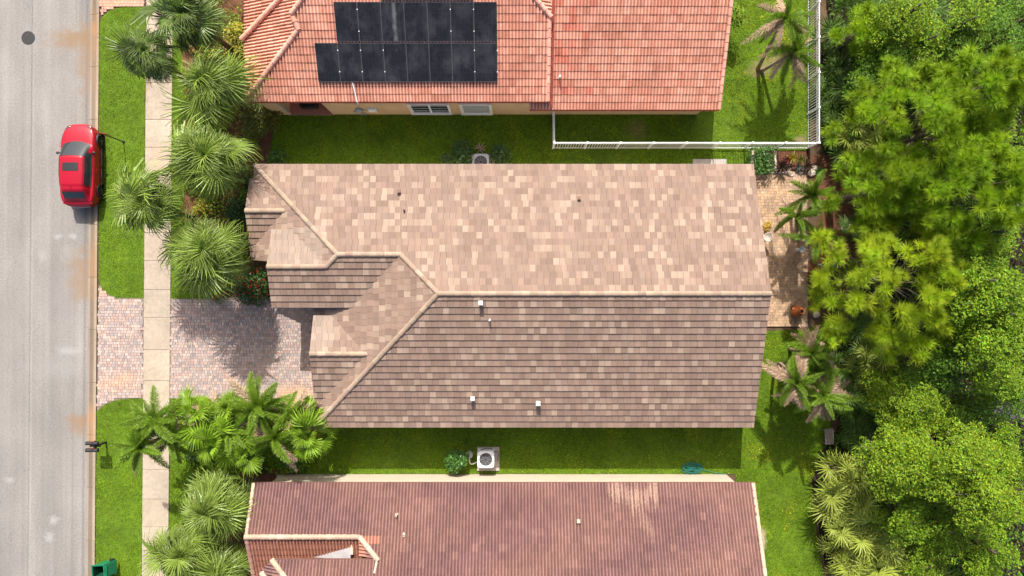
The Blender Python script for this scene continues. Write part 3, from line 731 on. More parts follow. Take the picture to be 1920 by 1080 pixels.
# ------------------------------------------------------------------ the coral roofed house (top of the view)
KR = 0.42
red = empty('coral_roofed_house', (0, 12, 0), 'house with coral barrel tile roof and tan stucco walls beyond the shaded lawn', 'house')
MM = Plane(0, KR, -13.46, 9.42, 3.2); RW = Plane(KR, 0, -13.46, 9.42, 3.2); EE = Plane(0, KR, 10.6, 9.12, 2.8)
ME = Plane(-KR, 0, 1.88, 13.05, MM.z(0, 13.05)); NB = Plane(0, -KR, 0, 15.8, MM.z(0, 15.8)); NE = Plane(0, -KR, 0, 15.8, EE.z(0, 15.8))
specs = [(MM, [[(-13.46, 9.42), (-10.36, 9.42), (-10.36, 12.52)], [(-10.36, 9.42), (-8, 9.42), (-8, 12.52), (-10.36, 12.52)], [(-10.36, 12.52), (-8, 12.52), (-8, 15.8), (-10.6, 13.2)], [(-8, 9.42), (1.88, 9.42), (1.88, 13.05), (-.87, 15.8), (-8, 15.8)]]),
         (RW, [[(-13.46, 9.42), (-10.36, 12.52), (-10.6, 13.2), (-13.46, 13.2)], [(-13.46, 13.2), (-10.6, 13.2), (-8, 15.8), (-13.46, 15.8)]]),
         (ME, [[(1.88, 13.05), (1.88, 15.8), (-.87, 15.8)]]),
         (EE, [[(.9, 9.12), (10.6, 9.12), (10.6, 15.8), (.9, 15.8)]])]
back = [(NB, [[(-8, 15.8), (1.88, 15.8), (1.88, 21.6), (-8, 21.6)]]), (NE, [[(1.9, 15.8), (10.6, 15.8), (10.6, 21.6), (1.9, 21.6)]])]
roof = roof_deck(red, specs + back, M['coral_deck'])
CORAL = [(.66, .315, .215), (.63, .295, .20), (.69, .345, .24), (.67, .325, .23), (.61, .275, .185), (.71, .37, .265)]
def coral_fn(c, p, rs):
    s = 0.5 + 0.5 * math.sin(p.x * 1.3 + 2.1 * math.sin(p.y * 0.8)) * math.sin(p.y * 1.1 + p.x * .37)
    if p.x > 2 and p.x < 4 and p.y > 9.3 and rs.random() < 0.35: return (c[0] * .92, c[1] * .68, c[2] * .66)
    f = 0.90 + 0.14 * s; return (c[0] * f, c[1] * f * (0.94 + .08 * s), c[2] * f * (0.93 + .09 * s))
roof_tiles(red, roof, specs, 0.325, 0.375, barrel_tile, CORAL, M['coral_tile'], 0, coral_fn)
CC = [(.68, .33, .24), (.72, .37, .27), (.66, .31, .22)]
caps(roof, [((-13.46, 9.42, 3.2), (-10.36, 12.52, MM.z(0, 12.52))), ((-10.36, 12.52, MM.z(0, 12.52)), (-10.6, 13.2, MM.z(0, 13.1))), ((-10.6, 13.2, MM.z(0, 13.2)), (-8, 15.8, MM.z(0, 15.8))),
            ((-13.6, 12.5, 3.3), (-11.2, 14.3, 4.25)), ((1.88, 13.05, MM.z(0, 13.05)), (-.87, 15.8, MM.z(0, 15.8))), ((-8, 15.8, MM.z(0, 15.8)), (1.9, 15.8, MM.z(0, 15.8))), ((1.9, 15.8, EE.z(0, 15.8)), (10.6, 15.8, EE.z(0, 15.8)))],
     M['coral_tile'], CC, 0.27, 0.13, 0.42, True)
caps(roof, [((1.82, 9.42, 3.2), (1.82, 13.0, MM.z(0, 13.0))), ((10.56, 9.12, 2.8), (10.56, 15.8, EE.z(0, 15.8)))], M['coral_tile'], [(.74, .38, .27), (.70, .35, .25)], 0.2, 0.09, 0.41, True, 'rake_tile', 0.05)
MB().add(prism([(1.93, 9.15), (2.07, 9.15), (2.07, 15.6), (1.93, 15.6)], lambda x, y: EE.z(x, y) - 0.02, lambda x, y: EE.z(x, y) + 0.13)).obj('valley_flashing', M['flash'], roof)
vent(roof, EE, 1050, 142, M['coral_tile'], 'pipe', .34, .05)
fa = MB().add(box(-13.46, 1.88, 9.375, 9.415, 3.02, 3.22)).add(box(.9, 10.6, 9.075, 9.115, 2.62, 2.82)); fa.obj('drip_edge', M['flash'], roof)
wb = MB()
YW = 9.55
wb.add(box(-9.85, 1.85, YW, 21.0, 0.0, 3.05)); wb.add(box(1.855, 10.2, YW + 0.003, 21.0, 0.0, 2.62)); wb.add(box(-12.9, -9.855, 11.6, 15.5, 0.0, 3.05))
wb.add(box(-13.0, -12.2, YW - 0.02, YW + 0.75, 0.0, 3.0))
wb.add(prism([(10.05, 9.55), (10.2, 9.55), (10.2, 21), (10.05, 21)], 2.5, lambda x, y: min(EE.z(x, y), NE.z(x, y)) - 0.17))
wb.obj('wall', M['stucco_tan'], red)
MB().add(box(-12.26, -12.14, YW - 0.045, YW + 0.10, 0.0, 2.7)).obj('porch_pillar_trim', M['stucco_cream'], red)
pf = MB().add(box(-12.19, -9.86, YW - 0.05, 11.59, 0.0, 0.14)).obj('porch_floor', M['joint'], red)
for i in range(7):
    for j in range(6):
        x0, y0 = -12.18 + i * 0.33, YW - 0.04 + j * 0.335
        t = random.uniform(0.8, 1.15); MB().add(box(x0 + .006, x0 + .324, y0 + .006, y0 + .329, 0.1, 0.16), (t, t, t)).obj('tile', M['porch_floor'], pf)
def window(x0, x1, z0, z1, sashes, blind):
    f = MB()
    y = YW - 0.001
    for b in (box(x0 - .10, x1 + .10, y - .10, y, z1, z1 + .14), box(x0 - .10, x1 + .10, y - .12, y, z0 - .12, z0), box(x0 - .10, x0, y - .09, y, z0, z1), box(x1, x1 + .10, y - .09, y, z0, z1)): f.add(b)
    fr = f.obj('window', M['trim'], red)
    n = sashes; w = (x1 - x0) / n
    s = MB()
    for k in range(n):
        a, b = x0 + k * w, x0 + (k + 1) * w
        for q in (box(a, b, y - .05, y - .002, z1 - .05, z1), box(a, b, y - .05, y - .002, z0, z0 + .05), box(a, a + .05, y - .05, y - .002, z0 + .05, z1 - .05), box(b - .05, b, y - .05, y - .002, z0 + .05, z1 - .05)): s.add(q)
    s.obj('sash', M['white'], fr)
    for k in range(n):
        a, b = x0 + k * w + .05, x0 + (k + 1) * w - .05
        MB().add(box(a, b, y - .02, y - .004, z0 + .05, z1 - .05)).obj('pane', M['blind'] if blind else M['pane'], fr)
        if not blind:
            for t in range(3):
                zz = z0 + .05 + (z1 - z0 - .1) * (t + 1) / 4
                MB().add(box(a, b, y - .028, y - .021, zz - .012, zz + .012)).obj('glazing_bar', M['white'], fr)
window(-5.35, -3.35, 0.55, 2.30, 2, False); window(-2.65, -1.15, 0.50, 2.30, 1, True)
mt = MB().add(box(-8.28, -7.98, YW - .14, YW - .001, 1.0, 1.5)).add(lathe([(.10, 0), (.10, .03)], 12)).add(box(-8.5, -8.3, YW - .1, YW - .001, 0.5, 0.85)); 
mt = MB().add(box(-8.28, -7.98, YW - .14, YW - .001, 1.0, 1.5)).add(box(-8.52, -8.34, YW - .1, YW - .001, .75, .98)).add(tube([(-8.22, YW - .07, 1.0), (-8.22, YW - .07, 0.0)], .025)).add(tube([(-8.06, YW - .07, 1.0), (-8.06, YW - .07, 0.0)], .025))
mt.obj('meter_box', M['grey_metal'], red, bevel=0.012)
MB().add(box(-7.65, -7.22, YW - .13, YW - .001, 1.0, 1.55)).obj('breaker_box', M['white'], red, bevel=0.012)
cd = MB().add(tube([(-8.1, YW - .05, 1.5), (-7.9, YW - .05, 2.95)], .02)).add(tube([(-7.98, YW - .05, 1.25), (-7.65, YW - .05, 1.25)], .02)); cd.obj('conduit', M['grey_metal'], red)
MB().add(tube([(-7.95, 10.28, MM.z(0, 10.28) + .12), (-7.86, 9.75, MM.z(0, 9.75) + .12), (-7.80, 9.38, MM.z(0, 9.38) + .10), (-7.80, 9.33, 3.0)], .03)).obj('conduit', M['white'], red)

# solar panels, one part each, on the coral roof
pv = empty('solar_array', (-4.5, 11.5, MM.z(0, 11.5) + 0.12), 'black solar panels in three stepped rows on the coral tile roof', 'solar panels')
def pv_row(x0, n, y0, y1):
    sl = math.hypot(1, KR)
    for k in range(n):
        a = x0 + k * 1.113; mw = MM.mat(*[0, 0]); u, v = MM.uv(a, y0); mw = MM.mat(u, v, 0.15); L = (y1 - y0) * sl
        f = MB()
        for b in (box(0.004, 1.105, 0.004, .018, -.02, .02), box(0.004, 1.105, L - .022, L - .004, -.02, .02), box(0.004, .016, .018, L - .022, -.02, .02), box(1.093, 1.105, .018, L - .022, -.02, .02)): f.add(b)
        fr = f.obj('solar_panel', M['pv_frame'], pv, mw)
        gl = MB().add(box(.016, 1.093, .018, L - .022, -.012, .014)).mesh('glass_sheet', [M['pv']])
        o = bpy.data.objects.new('glass_sheet', gl); COL.objects.link(o); o.parent = fr
        if random.random() < 0.6:
            cl = MB().add(box(1.085, 1.13, L * .25, L * .25 + .05, .0, .03)).add(box(1.085, 1.13, L * .8, L * .8 + .05, .0, .03)).mesh('clamp', [M['white']])
            o = bpy.data.objects.new('clamp', cl); COL.objects.link(o); o.parent = fr
pv_row(-9.62, 8, 10.31, 11.99); pv_row(-8.51, 7, 12.05, 13.69); pv_row(-6.28, 4, 13.75, 15.4)
rl = MB()
for y in (10.7, 11.6, 12.45, 13.3, 14.15, 15.0):
    x0 = -9.5 if y < 12 else (-8.4 if y < 13.7 else -6.2); x1 = -0.75 if y < 13.7 else -1.9
    rl.add(box(x0, x1, y - .02, y + .02, MM.z(0, y) + .05, MM.z(0, y) + .125))
rl.obj('mounting_rail', M['grey_metal'], pv)

# ------------------------------------------------------------------ the mauve roofed house (bottom of the view)
mau = empty('mauve_roofed_house', (0, -16, 0), 'house with weathered mauve barrel tile roof and cream wall at the bottom of the view', 'house')
LN = Plane(0, -KR, 12.33, -9.94, 2.8); zG = LN.z(0, -12.33); GS = Plane(0, KR, -13.2, -12.33, zG); GW = Plane(KR, 0, -7.54, -12.33, zG); W3 = Plane(KR, 0, -11.7, -13.3, LN.z(0, -13.3)); LS = Plane(0, KR, 0, -16.6, LN.z(0, -16.6))
specs = [(LN, [[(-13.2, -9.94), (-13.2, -12.33), (-7.54, -12.33), (-7.54, -9.94)], [(-7.54, -9.94), (-7.54, -12.33), (-6.57, -13.3), (-6.57, -9.94)], [(-6.57, -9.94), (-6.57, -16.6), (12.33, -16.6), (12.33, -9.94)], [(-11.7, -13.3), (-6.57, -13.3), (-6.57, -16.6), (-8.4, -16.6)]]),
         (GS, [[(-13.2, -12.33), (-7.54, -12.33), (-7.54, -13.6), (-13.2, -13.6)], [(-13.2, -13.6), (-11.6, -13.6), (-11.6, -15.6), (-13.2, -15.6)]]),
         (GW, [[(-7.54, -12.33), (-6.57, -13.3), (-7.54, -13.3)]]), (W3, [[(-11.7, -13.3), (-8.4, -16.6), (-12.4, -16.6), (-12.4, -14.0)]])]
back = [(LS, [[(-8.4, -16.6), (12.33, -16.6), (12.33, -22.8), (-8.4, -22.8)]])]
roof = roof_deck(mau, specs + back, M['mauve_deck'])
MAUVE = [(.190, .100, .085), (.186, .098, .084), (.194, .102, .087), (.184, .098, .086), (.197, .104, .089), (.191, .101, .087)]
def mauve_fn(c, p, rs):
    s = math.sin(p.x * .7 + math.sin(p.y * 1.2) * 1.5) * 0.5 + 0.5
    if p.y < -12.33 and p.x < -6.6 and p.z < 3.9: return (c[0] * 2.0, c[1] * 1.6, c[2] * 1.25)
    if rs.random() < 0.03: return (c[0] * 1.22, c[1] * 1.2, c[2] * 1.18)
    f = 0.9 + 0.2 * s; return (c[0] * f * 1.03, c[1] * f, c[2] * f * (1.06 - .1 * s))
roof_tiles(mau, roof, specs, 0.325, 0.365, lambda w, e: barrel_tile(w, e, (1.55, 1.6, 1.6)), MAUVE, M['mauve_tile'], 0, mauve_fn)  # butts face the sun: their brightness is painted into the tint
CRM = [(.44, .29, .205), (.47, .315, .23), (.40, .26, .185)]
caps(roof, [((-13.24, -12.33, zG), (-7.54, -12.33, zG)), ((-7.54, -12.33, zG), (-6.57, -13.3, LN.z(0, -13.3))), ((-11.75, -13.28, LN.z(0, -13.3)), (-8.4, -16.6, LN.z(0, -16.6))), ((-12.35, -14.0, W3.z(-12.4, 0) + .05), (-10.5, -16.0, W3.z(-11.0, 0) + .12)),
            ((-8.4, -16.6, LN.z(0, -16.6)), (12.33, -16.6, LN.z(0, -16.6)))], M['mauve_tile'], CRM, 0.29, 0.13, 0.42, True)
caps(roof, [((-13.16, -9.94, 2.8), (-13.16, -12.33, zG)), ((12.29, -9.94, 2.8), (12.29, -16.6, LN.z(0, -16.6)))], M['mauve_tile'], [(.46, .31, .22), (.42, .275, .20), (.50, .35, .255)], 0.21, 0.08, 0.40, True, 'rake_tile', 0.05)
caps(roof, [((-13.16, -12.33, zG), (-13.16, -15.6, GS.z(0, -15.6)))], M['mauve_tile'], [(.45, .23, .17), (.42, .21, .155)], 0.24, 0.09, 0.40, True, 'rake_tile', 0.05)
V = [(-9.95, -13.52, GS.z(0, -13.52) + .09), (-8.05, -12.92, GS.z(0, -12.92) + .11), (-8.05, -13.55, GS.z(0, -13.55) + .30)]
V = V + [(x, y, z - .12) for x, y, z in V]
MB().add((V, [(2, 1, 0), (3, 4, 5), (0, 1, 4, 3), (1, 2, 5, 4), (2, 0, 3, 5)])).obj('roof_cricket', M['cricket'], roof)
MB().add(box(-8.05, -7.92, -13.28, -12.55, GS.z(0, -13.2), GS.z(0, -12.75) + 0.02)).obj('roof_cricket', M['stucco_cream'], roof)
MB().add(tube([(-6.6, -13.35, LN.z(0, -13.35) + .08), (-6.68, -13.85, LN.z(0, -13.85) + .08)], .055)).obj('mortar_seam', M['stucco_cream'], roof)
vent(roof, LN, 742, 968, M['stucco_cream'], 'pipe', .30, .055)
vent(roof, LN, 757, 1005, M['stucco_cream'], 'pipe', .2, .06); vent(roof, LN, 1085, 978, M['stucco_cream'], 'box', .28, .075)
wb = MB(); wb.add(box(-12.7, 11.78, -15.9, -10.25, 0.0, 2.72)); wb.add(box(-7.5, 11.78, -22.3, -15.905, 0.0, 2.72)); wb.add(box(-11.3, -7.7, -15.9, -13.75, 2.72, 3.3))
wb.add(prism([(11.63, -22.3), (11.78, -22.3), (11.78, -10.2), (11.63, -10.2)], 2.5, lambda x, y: min(LN.z(x, y), LS.z(x, y)) - 0.17))
wb.obj('wall', M['stucco_cream'], mau)
# ------------------------------------------------------------------ the white picket fence
def fence():
    x0, x1, y0, y1, h = 2.24, 16.24, 7.68, 17.0, 1.5
    f = empty('picket_fence', (x0, y0, LZ), 'white metal picket fence around the lawn of the coral roofed house', 'fence')
    post = MB().add(box(-.038, .038, -.038, .038, 0, h)).add(box(-.05, .05, -.05, .05, h, h + .03)).mesh('post', [M['white']])
    pick = MB().add(box(-.013, .013, -.013, .013, 0.06, h - .02)).mesh('picket', [M['white']])
    def run(a, b, first=True):
        a, b = Vector(a), Vector(b); L = (b - a).length; d = (b - a).normalized(); n = Vector((-d.y, d.x, 0))
        np_ = max(1, round(L / 1.83))
        for k in range(0 if first else 1, np_ + 1): link('post', post, f, Matrix.Translation(a + d * (L * k / np_)))
        m = round(L / 0.145)
        for k in range(m):
            t = L * (k + 0.5) / m
            if min(abs(t - L * q / np_) for q in range(np_ + 1)) > .06: link('picket', pick, f, Matrix.Translation(a + d * t))
        ang = math.atan2(d.y, d.x); mr = Matrix.Translation(a) @ Matrix.Rotation(ang, 4, 'Z')
        for z, w in ((0.14, .016), (1.22, .016), (h - .03, .027)):
            link('rail', MB().add(box(.04, L - .04, -w, w, z - .022, z + .022)).mesh('rail', [M['white']]), f, mr)
    run((x0, y0, LZ), (x1, y0, LZ)); run((x1, y0, LZ), (x1, y1, LZ), False); run((x0, y0 + 0.001, LZ), (x0, 9.5, LZ), False)
fence()

# ------------------------------------------------------------------ the red car
def car():
    c = empty('red_car', (-23.36, 6.62, 0.0), 'glossy red compact hatchback parked at the kerb', 'car')
    T = Matrix.Translation((-23.36, 6.62, 0.0))
    # body: sections from nose (+y) to tail; (y, half width at sill, half width at shoulder, shoulder z, deck z, bottom z)
    st = [(2.27, .26, .32, .62, .66, .36), (2.21, .50, .54, .70, .77, .27), (2.02, .74, .74, .80, .89, .22), (1.60, .91, .89, .90, 1.00, .20), (1.05, .94, .925, .97, 1.07, .20), (.6, .94, .925, 1.00, 1.09, .20), (0, .94, .93, 1.02, 1.09, .20), (-.8, .94, .935, 1.05, 1.10, .20), (-1.5, .93, .925, 1.06, 1.10, .21), (-1.92, .86, .86, 1.02, 1.05, .26), (-2.14, .72, .70, .92, .96, .34), (-2.25, .48, .46, .76, .80, .42)]
    V, F = [], []
    for y, wb_, ws, zs, zd, zb in st:
        half = [(wb_ * .93, zb), (wb_, zb + .16), (wb_ * 1.005, (zb + zs) / 2), (ws, zs), (ws * .90, zs + (zd - zs) * .55), (ws * .62, zd - .015), (0, zd)]
        full = half + [(-x, z) for x, z in reversed(half[:-1])]
        V += [(x, y, z) for x, z in full]
    n = 13
    for i in range(len(st) - 1):
        for k in range(n): F.append((i * n + k, (i + 1) * n + k, (i + 1) * n + (k + 1) % n, i * n + (k + 1) % n))
    F.append(tuple(reversed(range(n)))[::-1]); F.append(tuple((len(st) - 1) * n + k for k in range(n))[::-1])
    b = MB().add((np.array(V), F)).obj('body', M['car_red'], c, T, smooth=True, sub=2)
    # cabin shell as a ruled loft, glass laid 8 mm outside it
    yA, yB, yC, yD = 1.02, 0.30, -1.42, -1.98
    pts = [(.86, 1.03), (.84, 1.10), (.70, 1.40), (.62, 1.49), (.50, 1.535), (.25, 1.555), (0, 1.56)]
    def hgt(y):
        if y > yB: t = (yA - y) / (yA - yB); return max(0, min(1, t)) ** 0.92
        if y < yC: return max(0, min(1, (y - yD) / (yC - yD))) ** 0.9
        return 1.0
    def crown(y): t = (y - (yB + yC) / 2) / ((yB - yC) / 2); return 0.025 * (1 - min(1, t * t)) - (0.03 if y < -1.2 else 0)
    def P(y, a):                                        # a: 0 belt .. 6 centre, to 12 other belt
        sg = 1 if a <= 6 else -1; a = a if a <= 6 else 12 - a
        i = min(5, int(a)); f = a - i
        x = pts[i][0] * (1 - f) + pts[i + 1][0] * f; z = pts[i][1] * (1 - f) + pts[i + 1][1] * f
        h = hgt(y); bow = 0.20 * (1 - (x / .86) ** 2) * (1 if y > yB - .05 else 0) * (1 - h)
        tap = 1 - 0.10 * max(0, (-0.5 - y)) / 1.2 - 0.10 * max(0, -1.4 - y)
        return Vector((sg * x * tap, y + bow + (0.07 * (1 - (x / .86) ** 2) * max(0, min(1, (y + .4) / .7)) if h >= .99 else (0.07 * (1 - (x / .86) ** 2) if y > yB else 0)), 1.02 + (z + crown(y) - 1.02) * h))
    def patch(y0, y1, a0, a1, ny, na, off):
        V, F = [], []
        for i in range(ny + 1):
            for k in range(na + 1):
                y = y0 + (y1 - y0) * i / ny; a = a0 + (a1 - a0) * k / na; e = 0.02
                p = P(y, a); du = P(y - e, a) - P(y + e, a); dv = P(y, min(12, a + e)) - P(y, max(0, a - e))
                nn = du.cross(dv); nn = nn.normalized() if nn.length > 1e-9 else Vector((0, 0, 1))
                if nn.z < -0.2: nn = -nn
                V.append(p + nn * off)
        for i in range(ny):
            for k in range(na): F.append((i * (na + 1) + k, i * (na + 1) + k + 1, (i + 1) * (na + 1) + k + 1, (i + 1) * (na + 1) + k))
        return np.array([tuple(v) for v in V]), F
    MB().add(patch(yA, yD, 0, 12, 40, 36, 0)).obj('cabin_shell', M['car_red'], c, T, smooth=True)
    o = MB().add(patch(yA - .03, yB + .03, 1.75, 10.25, 8, 18, .012)).obj('windshield', M['car_glass'], c, T, smooth=True)
    wp = MB().add(tube([(.35, .98, 1.09), (-.1, .80, 1.22)], .012, 5)).add(tube([(-.25, .98, 1.09), (-.62, .80, 1.2)], .012, 5)); wp.obj('wiper', M['black_plastic'], c, T)
    MB().add(patch(yC - .10, yD + .16, 2.7, 9.3, 6, 14, .012)).obj('rear_window', M['car_glass'], c, T, smooth=True)
    for a0, a1 in ((.55, 2.35), (9.65, 11.45)):
        MB().add(patch(.55, -.44, a0, a1, 8, 4, .010)).obj('side_window', M['car_glass'], c, T, smooth=True)
        MB().add(patch(-.47, -1.18, a0, a1, 8, 4, .010)).obj('side_window', M['car_glass'], c, T, smooth=True)
        MB().add(patch(-.44, -.47, a0, a1, 1, 4, .012)).obj('door_pillar', M['black_plastic'], c, T, smooth=True)
    for a0, a1 in ((3.05, 3.13), (8.87, 8.95)): MB().add(patch(.24, -1.36, a0, a1, 16, 1, .006)).obj('roof_molding', M['black_plastic'], c, T, smooth=True)
    for s in (-1, 1):
        MB().add(tube([(s * .925, .62, 1.012), (s * .95, .64, .8), (s * .955, .64, .4)], .006, 4)).add(tube([(s * .935, -.46, 1.045), (s * .955, -.46, .8), (s * .955, -.46, .4)], .006, 4)).obj('door_seam', M['black_plastic'], c, T)
        MB().add(box(min(s * .95, s * .972), max(s * .95, s * .972), -.38, -.20, .86, .885)).add(box(min(s * .95, s * .972), max(s * .95, s * .972), -1.22, -1.06, .88, .905)).obj('door_handle', M['car_red'], c, T)
        MB().add(tube([(s * .90, .95, 1.055), (s * .78, 1.55, 1.0), (s * .66, 1.98, .90)], .006, 4)).obj('hood_seam', M['black_plastic'], c, T)
    MB().add(patch(-.02, -.42, 4.35, 7.65, 4, 10, .014)).obj('sunroof', M['black_plastic'], c, T, smooth=True)
    MB().add(tube([(0, -1.18, 1.53), (0, -1.30, 1.66)], .012, 6)).obj('antenna', M['black_plastic'], c, T)
    tyre = MB().add(xf(lathe([(.20, -.10), (.30, -.105), (.33, -.07), (.335, 0), (.33, .07), (.30, .105), (.20, .10)], 24), Matrix.Rotation(R(90), 4, 'Y'))).mesh('tyre', [M['tyre']], True)
    rim = MB().add(xf(lathe([(.20, -.085), (.05, -.06), (.045, .06), (.20, .085)], 16), Matrix.Rotation(R(90), 4, 'Y')))
    for k in range(5): rim.add(xf(box(-.10, .10, -.025, .025, .0, .21), Matrix.Rotation(k * 2 * math.pi / 5, 4, 'X')))
    rim = rim.mesh('rim', [M['alloy']])
    for x in (-.845, .845):
        for y in (1.38, -1.32):
            w = link('wheel', tyre, c, T @ Matrix.Translation((x, y, .335)))
            o = bpy.data.objects.new('rim', rim); COL.objects.link(o); o.parent = w
            MB().add(xf(lathe([(.37, -.06), (.43, -.06), (.43, .06), (.37, .06)], 24, cap=False), Matrix.Translation((x * 1.075, y, .345)) @ Matrix.Rotation(R(90), 4, 'Y'))).obj('wheel_arch', M['black_plastic'], c, T)
    for s in (-1, 1):
        MB().add(xf(lathe([(.02, -.05), (.08, -.045), (.11, 0), (.085, .05), (.02, .06)], 12), Matrix.Translation((s * .965, .62, 1.10)) @ Matrix.Diagonal((.85, .7, .65, 1)))).add(box(min(s * .84, s * .95), max(s * .84, s * .95), .6, .66, 1.06, 1.10)).obj('mirror', M['black_plastic'], c, T, smooth=True)
        MB().add(xf(lathe([(.02, -.04), (.13, -.03), (.15, 0), (.10, .03), (.02, .04)], 14), Matrix.Translation((s * .57, 2.02, .80)) @ Matrix.Rotation(R(-s * 34), 4, 'Z') @ Matrix.Diagonal((1.25, .8, 1.6, 1)))).obj('headlight', M['lamp_clear'], c, T, smooth=True)
        MB().add(box(min(s * .58, s * .78), max(s * .58, s * .78), -2.10, -1.96, .78, .96)).obj('taillight', M['lamp_red'], c, T, bevel=.03)
    MB().add(tube([(-.52, -2.215, .66), (0, -2.27, .66), (.52, -2.215, .66)], .03, 6)).obj('bumper_strip', M['grey_metal'], c, T)
    MB().add(box(-.35, .35, 2.20, 2.262, .38, .52)).obj('grille', M['black_plastic'], c, T, bevel=.02)
    for s in (-1, 1): MB().add(tube([(s * .985, 1.0, .42), (s * .985, -1.0, .42)], .035, 6)).obj('side_skirt', M['black_plastic'], c, T)
car()

# ------------------------------------------------------------------ street furniture
p = W(53, 71)
o = empty('manhole_cover', (p.x, p.y, 0.0), 'round dark iron manhole cover in the grey street', 'manhole cover')
mb = MB().add(lathe([(.34, 0.003), (.34, .014), (.30, .016), (.30, .012), (.05, .012), (.05, .016)], 28))
for k in range(10): a = k * .628; mb.add(xf(box(.08, .28, -.016, .016, .0125, .018), Matrix.Rotation(a, 4, 'Z')))
mb.obj('lid', M['iron'], o, Matrix.Translation((p.x, p.y, 0)))
MB().add(lathe([(.345, .002), (.345, .012), (.375, .008), (.375, .002)], 28, cap=False)).obj('rim', M['iron'], o, Matrix.Translation((p.x, p.y, 0)))

b0 = W(199, 829, LZ)
mbx = empty('mailbox', (b0.x, b0.y, LZ), 'pair of black rounded mailboxes on one post leaning over the kerb', 'mailbox')
T = Matrix.Translation((b0.x, b0.y, LZ))
MB().add(box(-.05, .05, -.05, .05, 0, 1.12)).obj('post', M['black_plastic'], mbx, T, bevel=.008)
MB().add(box(-.06, .06, -.30, .30, 0.96, 1.02)).add(box(-.30, .26, -.04, .04, 0.90, .96)).obj('crossarm', M['black_plastic'], mbx, T)
for s in (-1, 1):
    sec = [(-.09, 0), (-.09, .12)] + [(.09 * math.cos(math.pi - a * math.pi / 8), .12 + .09 * math.sin(a * math.pi / 8)) for a in range(1, 8)] + [(.09, .12), (.09, 0)]
    V = [(x, s * .185 + yy, 1.021 + z) for x in (-.38, .24) for yy, z in sec]; n = len(sec)
    bx = MB().add((np.array(V), [tuple(range(n)), tuple(reversed(range(n, 2 * n)))] + [(i, n + i, n + (i + 1) % n, (i + 1) % n) for i in range(n)])).obj('box', M['black_plastic'], mbx, T)
    MB().add(box(-.412, -.384, s * .185 - .10, s * .185 + .10, 1.02, 1.20)).obj('door', M['iron'], bx, T, bevel=.01)
    MB().add(box(-.10, .02, s * .185 + .095, s * .185 + .105, 1.08, 1.26)).obj('flag', M['lamp_red'], bx, T)

b0 = W(232, 266, LZ)
sg = empty('street_sign', (b0.x, b0.y, LZ), 'thin dark sign post with a red plate seen edge on beside the red car', 'sign')
T = Matrix.Translation((b0.x, b0.y, LZ))
MB().add(tube([(0, 0, 0), (0, 0, 2.15)], .03, 8)).obj('post', M['black_plastic'], sg, T)
MB().add(box(-.30, .30, -.015, .015, 1.62, 2.16)).obj('plate', M['lamp_red'], sg, T @ Matrix.Rotation(R(-10), 4, 'Z'), bevel=.01)
MB().add(lathe([(.07, -.02), (.07, .03), (.04, .06)], 10)).obj('foot', M['black_plastic'], sg, T)

def bin_():
    q = W(172, 1068, 1.0); T = Matrix.Translation((q.x + .36, q.y - .12, 0.0)) @ Matrix.Rotation(R(4), 4, 'Z')
    c = empty('trash_bin', (q.x + .36, q.y - .12, 0.06), 'green wheeled trash bin with its lid thrown open at the kerb', 'bin')
    lo, hi, h = .24, .31, 1.02; V = []
    for k, z in ((lo, .12), (hi, h)): V += [(-k, -k * 1.1, z), (k, -k * 1.1, z), (k, k * 1.1, z), (-k, k * 1.1, z)]
    for k, z in ((hi - .03, h), (lo - .02, .20)): V += [(-k, -k * 1.1, z), (k, -k * 1.1, z), (k, k * 1.1, z), (-k, k * 1.1, z)]
    F = [(3, 2, 1, 0)] + [(i, (i + 1) % 4, 4 + (i + 1) % 4, 4 + i) for i in range(4)] + [(4 + i, 4 + (i + 1) % 4, 8 + (i + 1) % 4, 8 + i) for i in range(4)]
    MB().add((np.array(V), F)).obj('body', M['bin_green'], c, T, bevel=.02)
    Fi = [(8 + i, 8 + (i + 1) % 4, 12 + (i + 1) % 4, 12 + i) for i in range(4)] + [(12, 13, 14, 15)]
    MB().add((np.array(V), Fi)).obj('liner', M['bin_inside'], c, T)
    rimb = MB()
    for b in (box(-.35, .35, -.385, -.34, h - .03, h + .02), box(-.35, .35, .34, .385, h - .03, h + .02), box(-.35, -.31, -.34, .34, h - .03, h + .02), box(.31, .35, -.34, .34, h - .03, h + .02)): rimb.add(b)
    rimb.obj('rim', M['bin_green'], c, T, bevel=.01)
    lid = T @ Matrix.Translation((.37, 0, h)) @ Matrix.Rotation(R(72), 4, 'Y')
    mb = MB().add(box(0, .72, -.37, .37, -.02, .02)); mb.add(box(.04, .68, -.33, .33, .021, .05)); mb.obj('lid', M['bin_green'], c, lid, bevel=.018)
    MB().add(tube([(.44, -.28, h - .02), (.44, .28, h - .02)], .02)).add(box(.35, .45, -.27, -.22, h - .05, h + .0)).add(box(.35, .45, .22, .27, h - .05, h)).obj('handle', M['bin_green'], c, T)
    for s in (-1, 1): MB().add(xf(lathe([(.03, -.04), (.13, -.04), (.13, .04), (.03, .04)], 16), T @ Matrix.Translation((.25, s * .30, .13)) @ Matrix.Rotation(R(90), 4, 'X'))).obj('wheel', M['tyre'], c)
bin_()

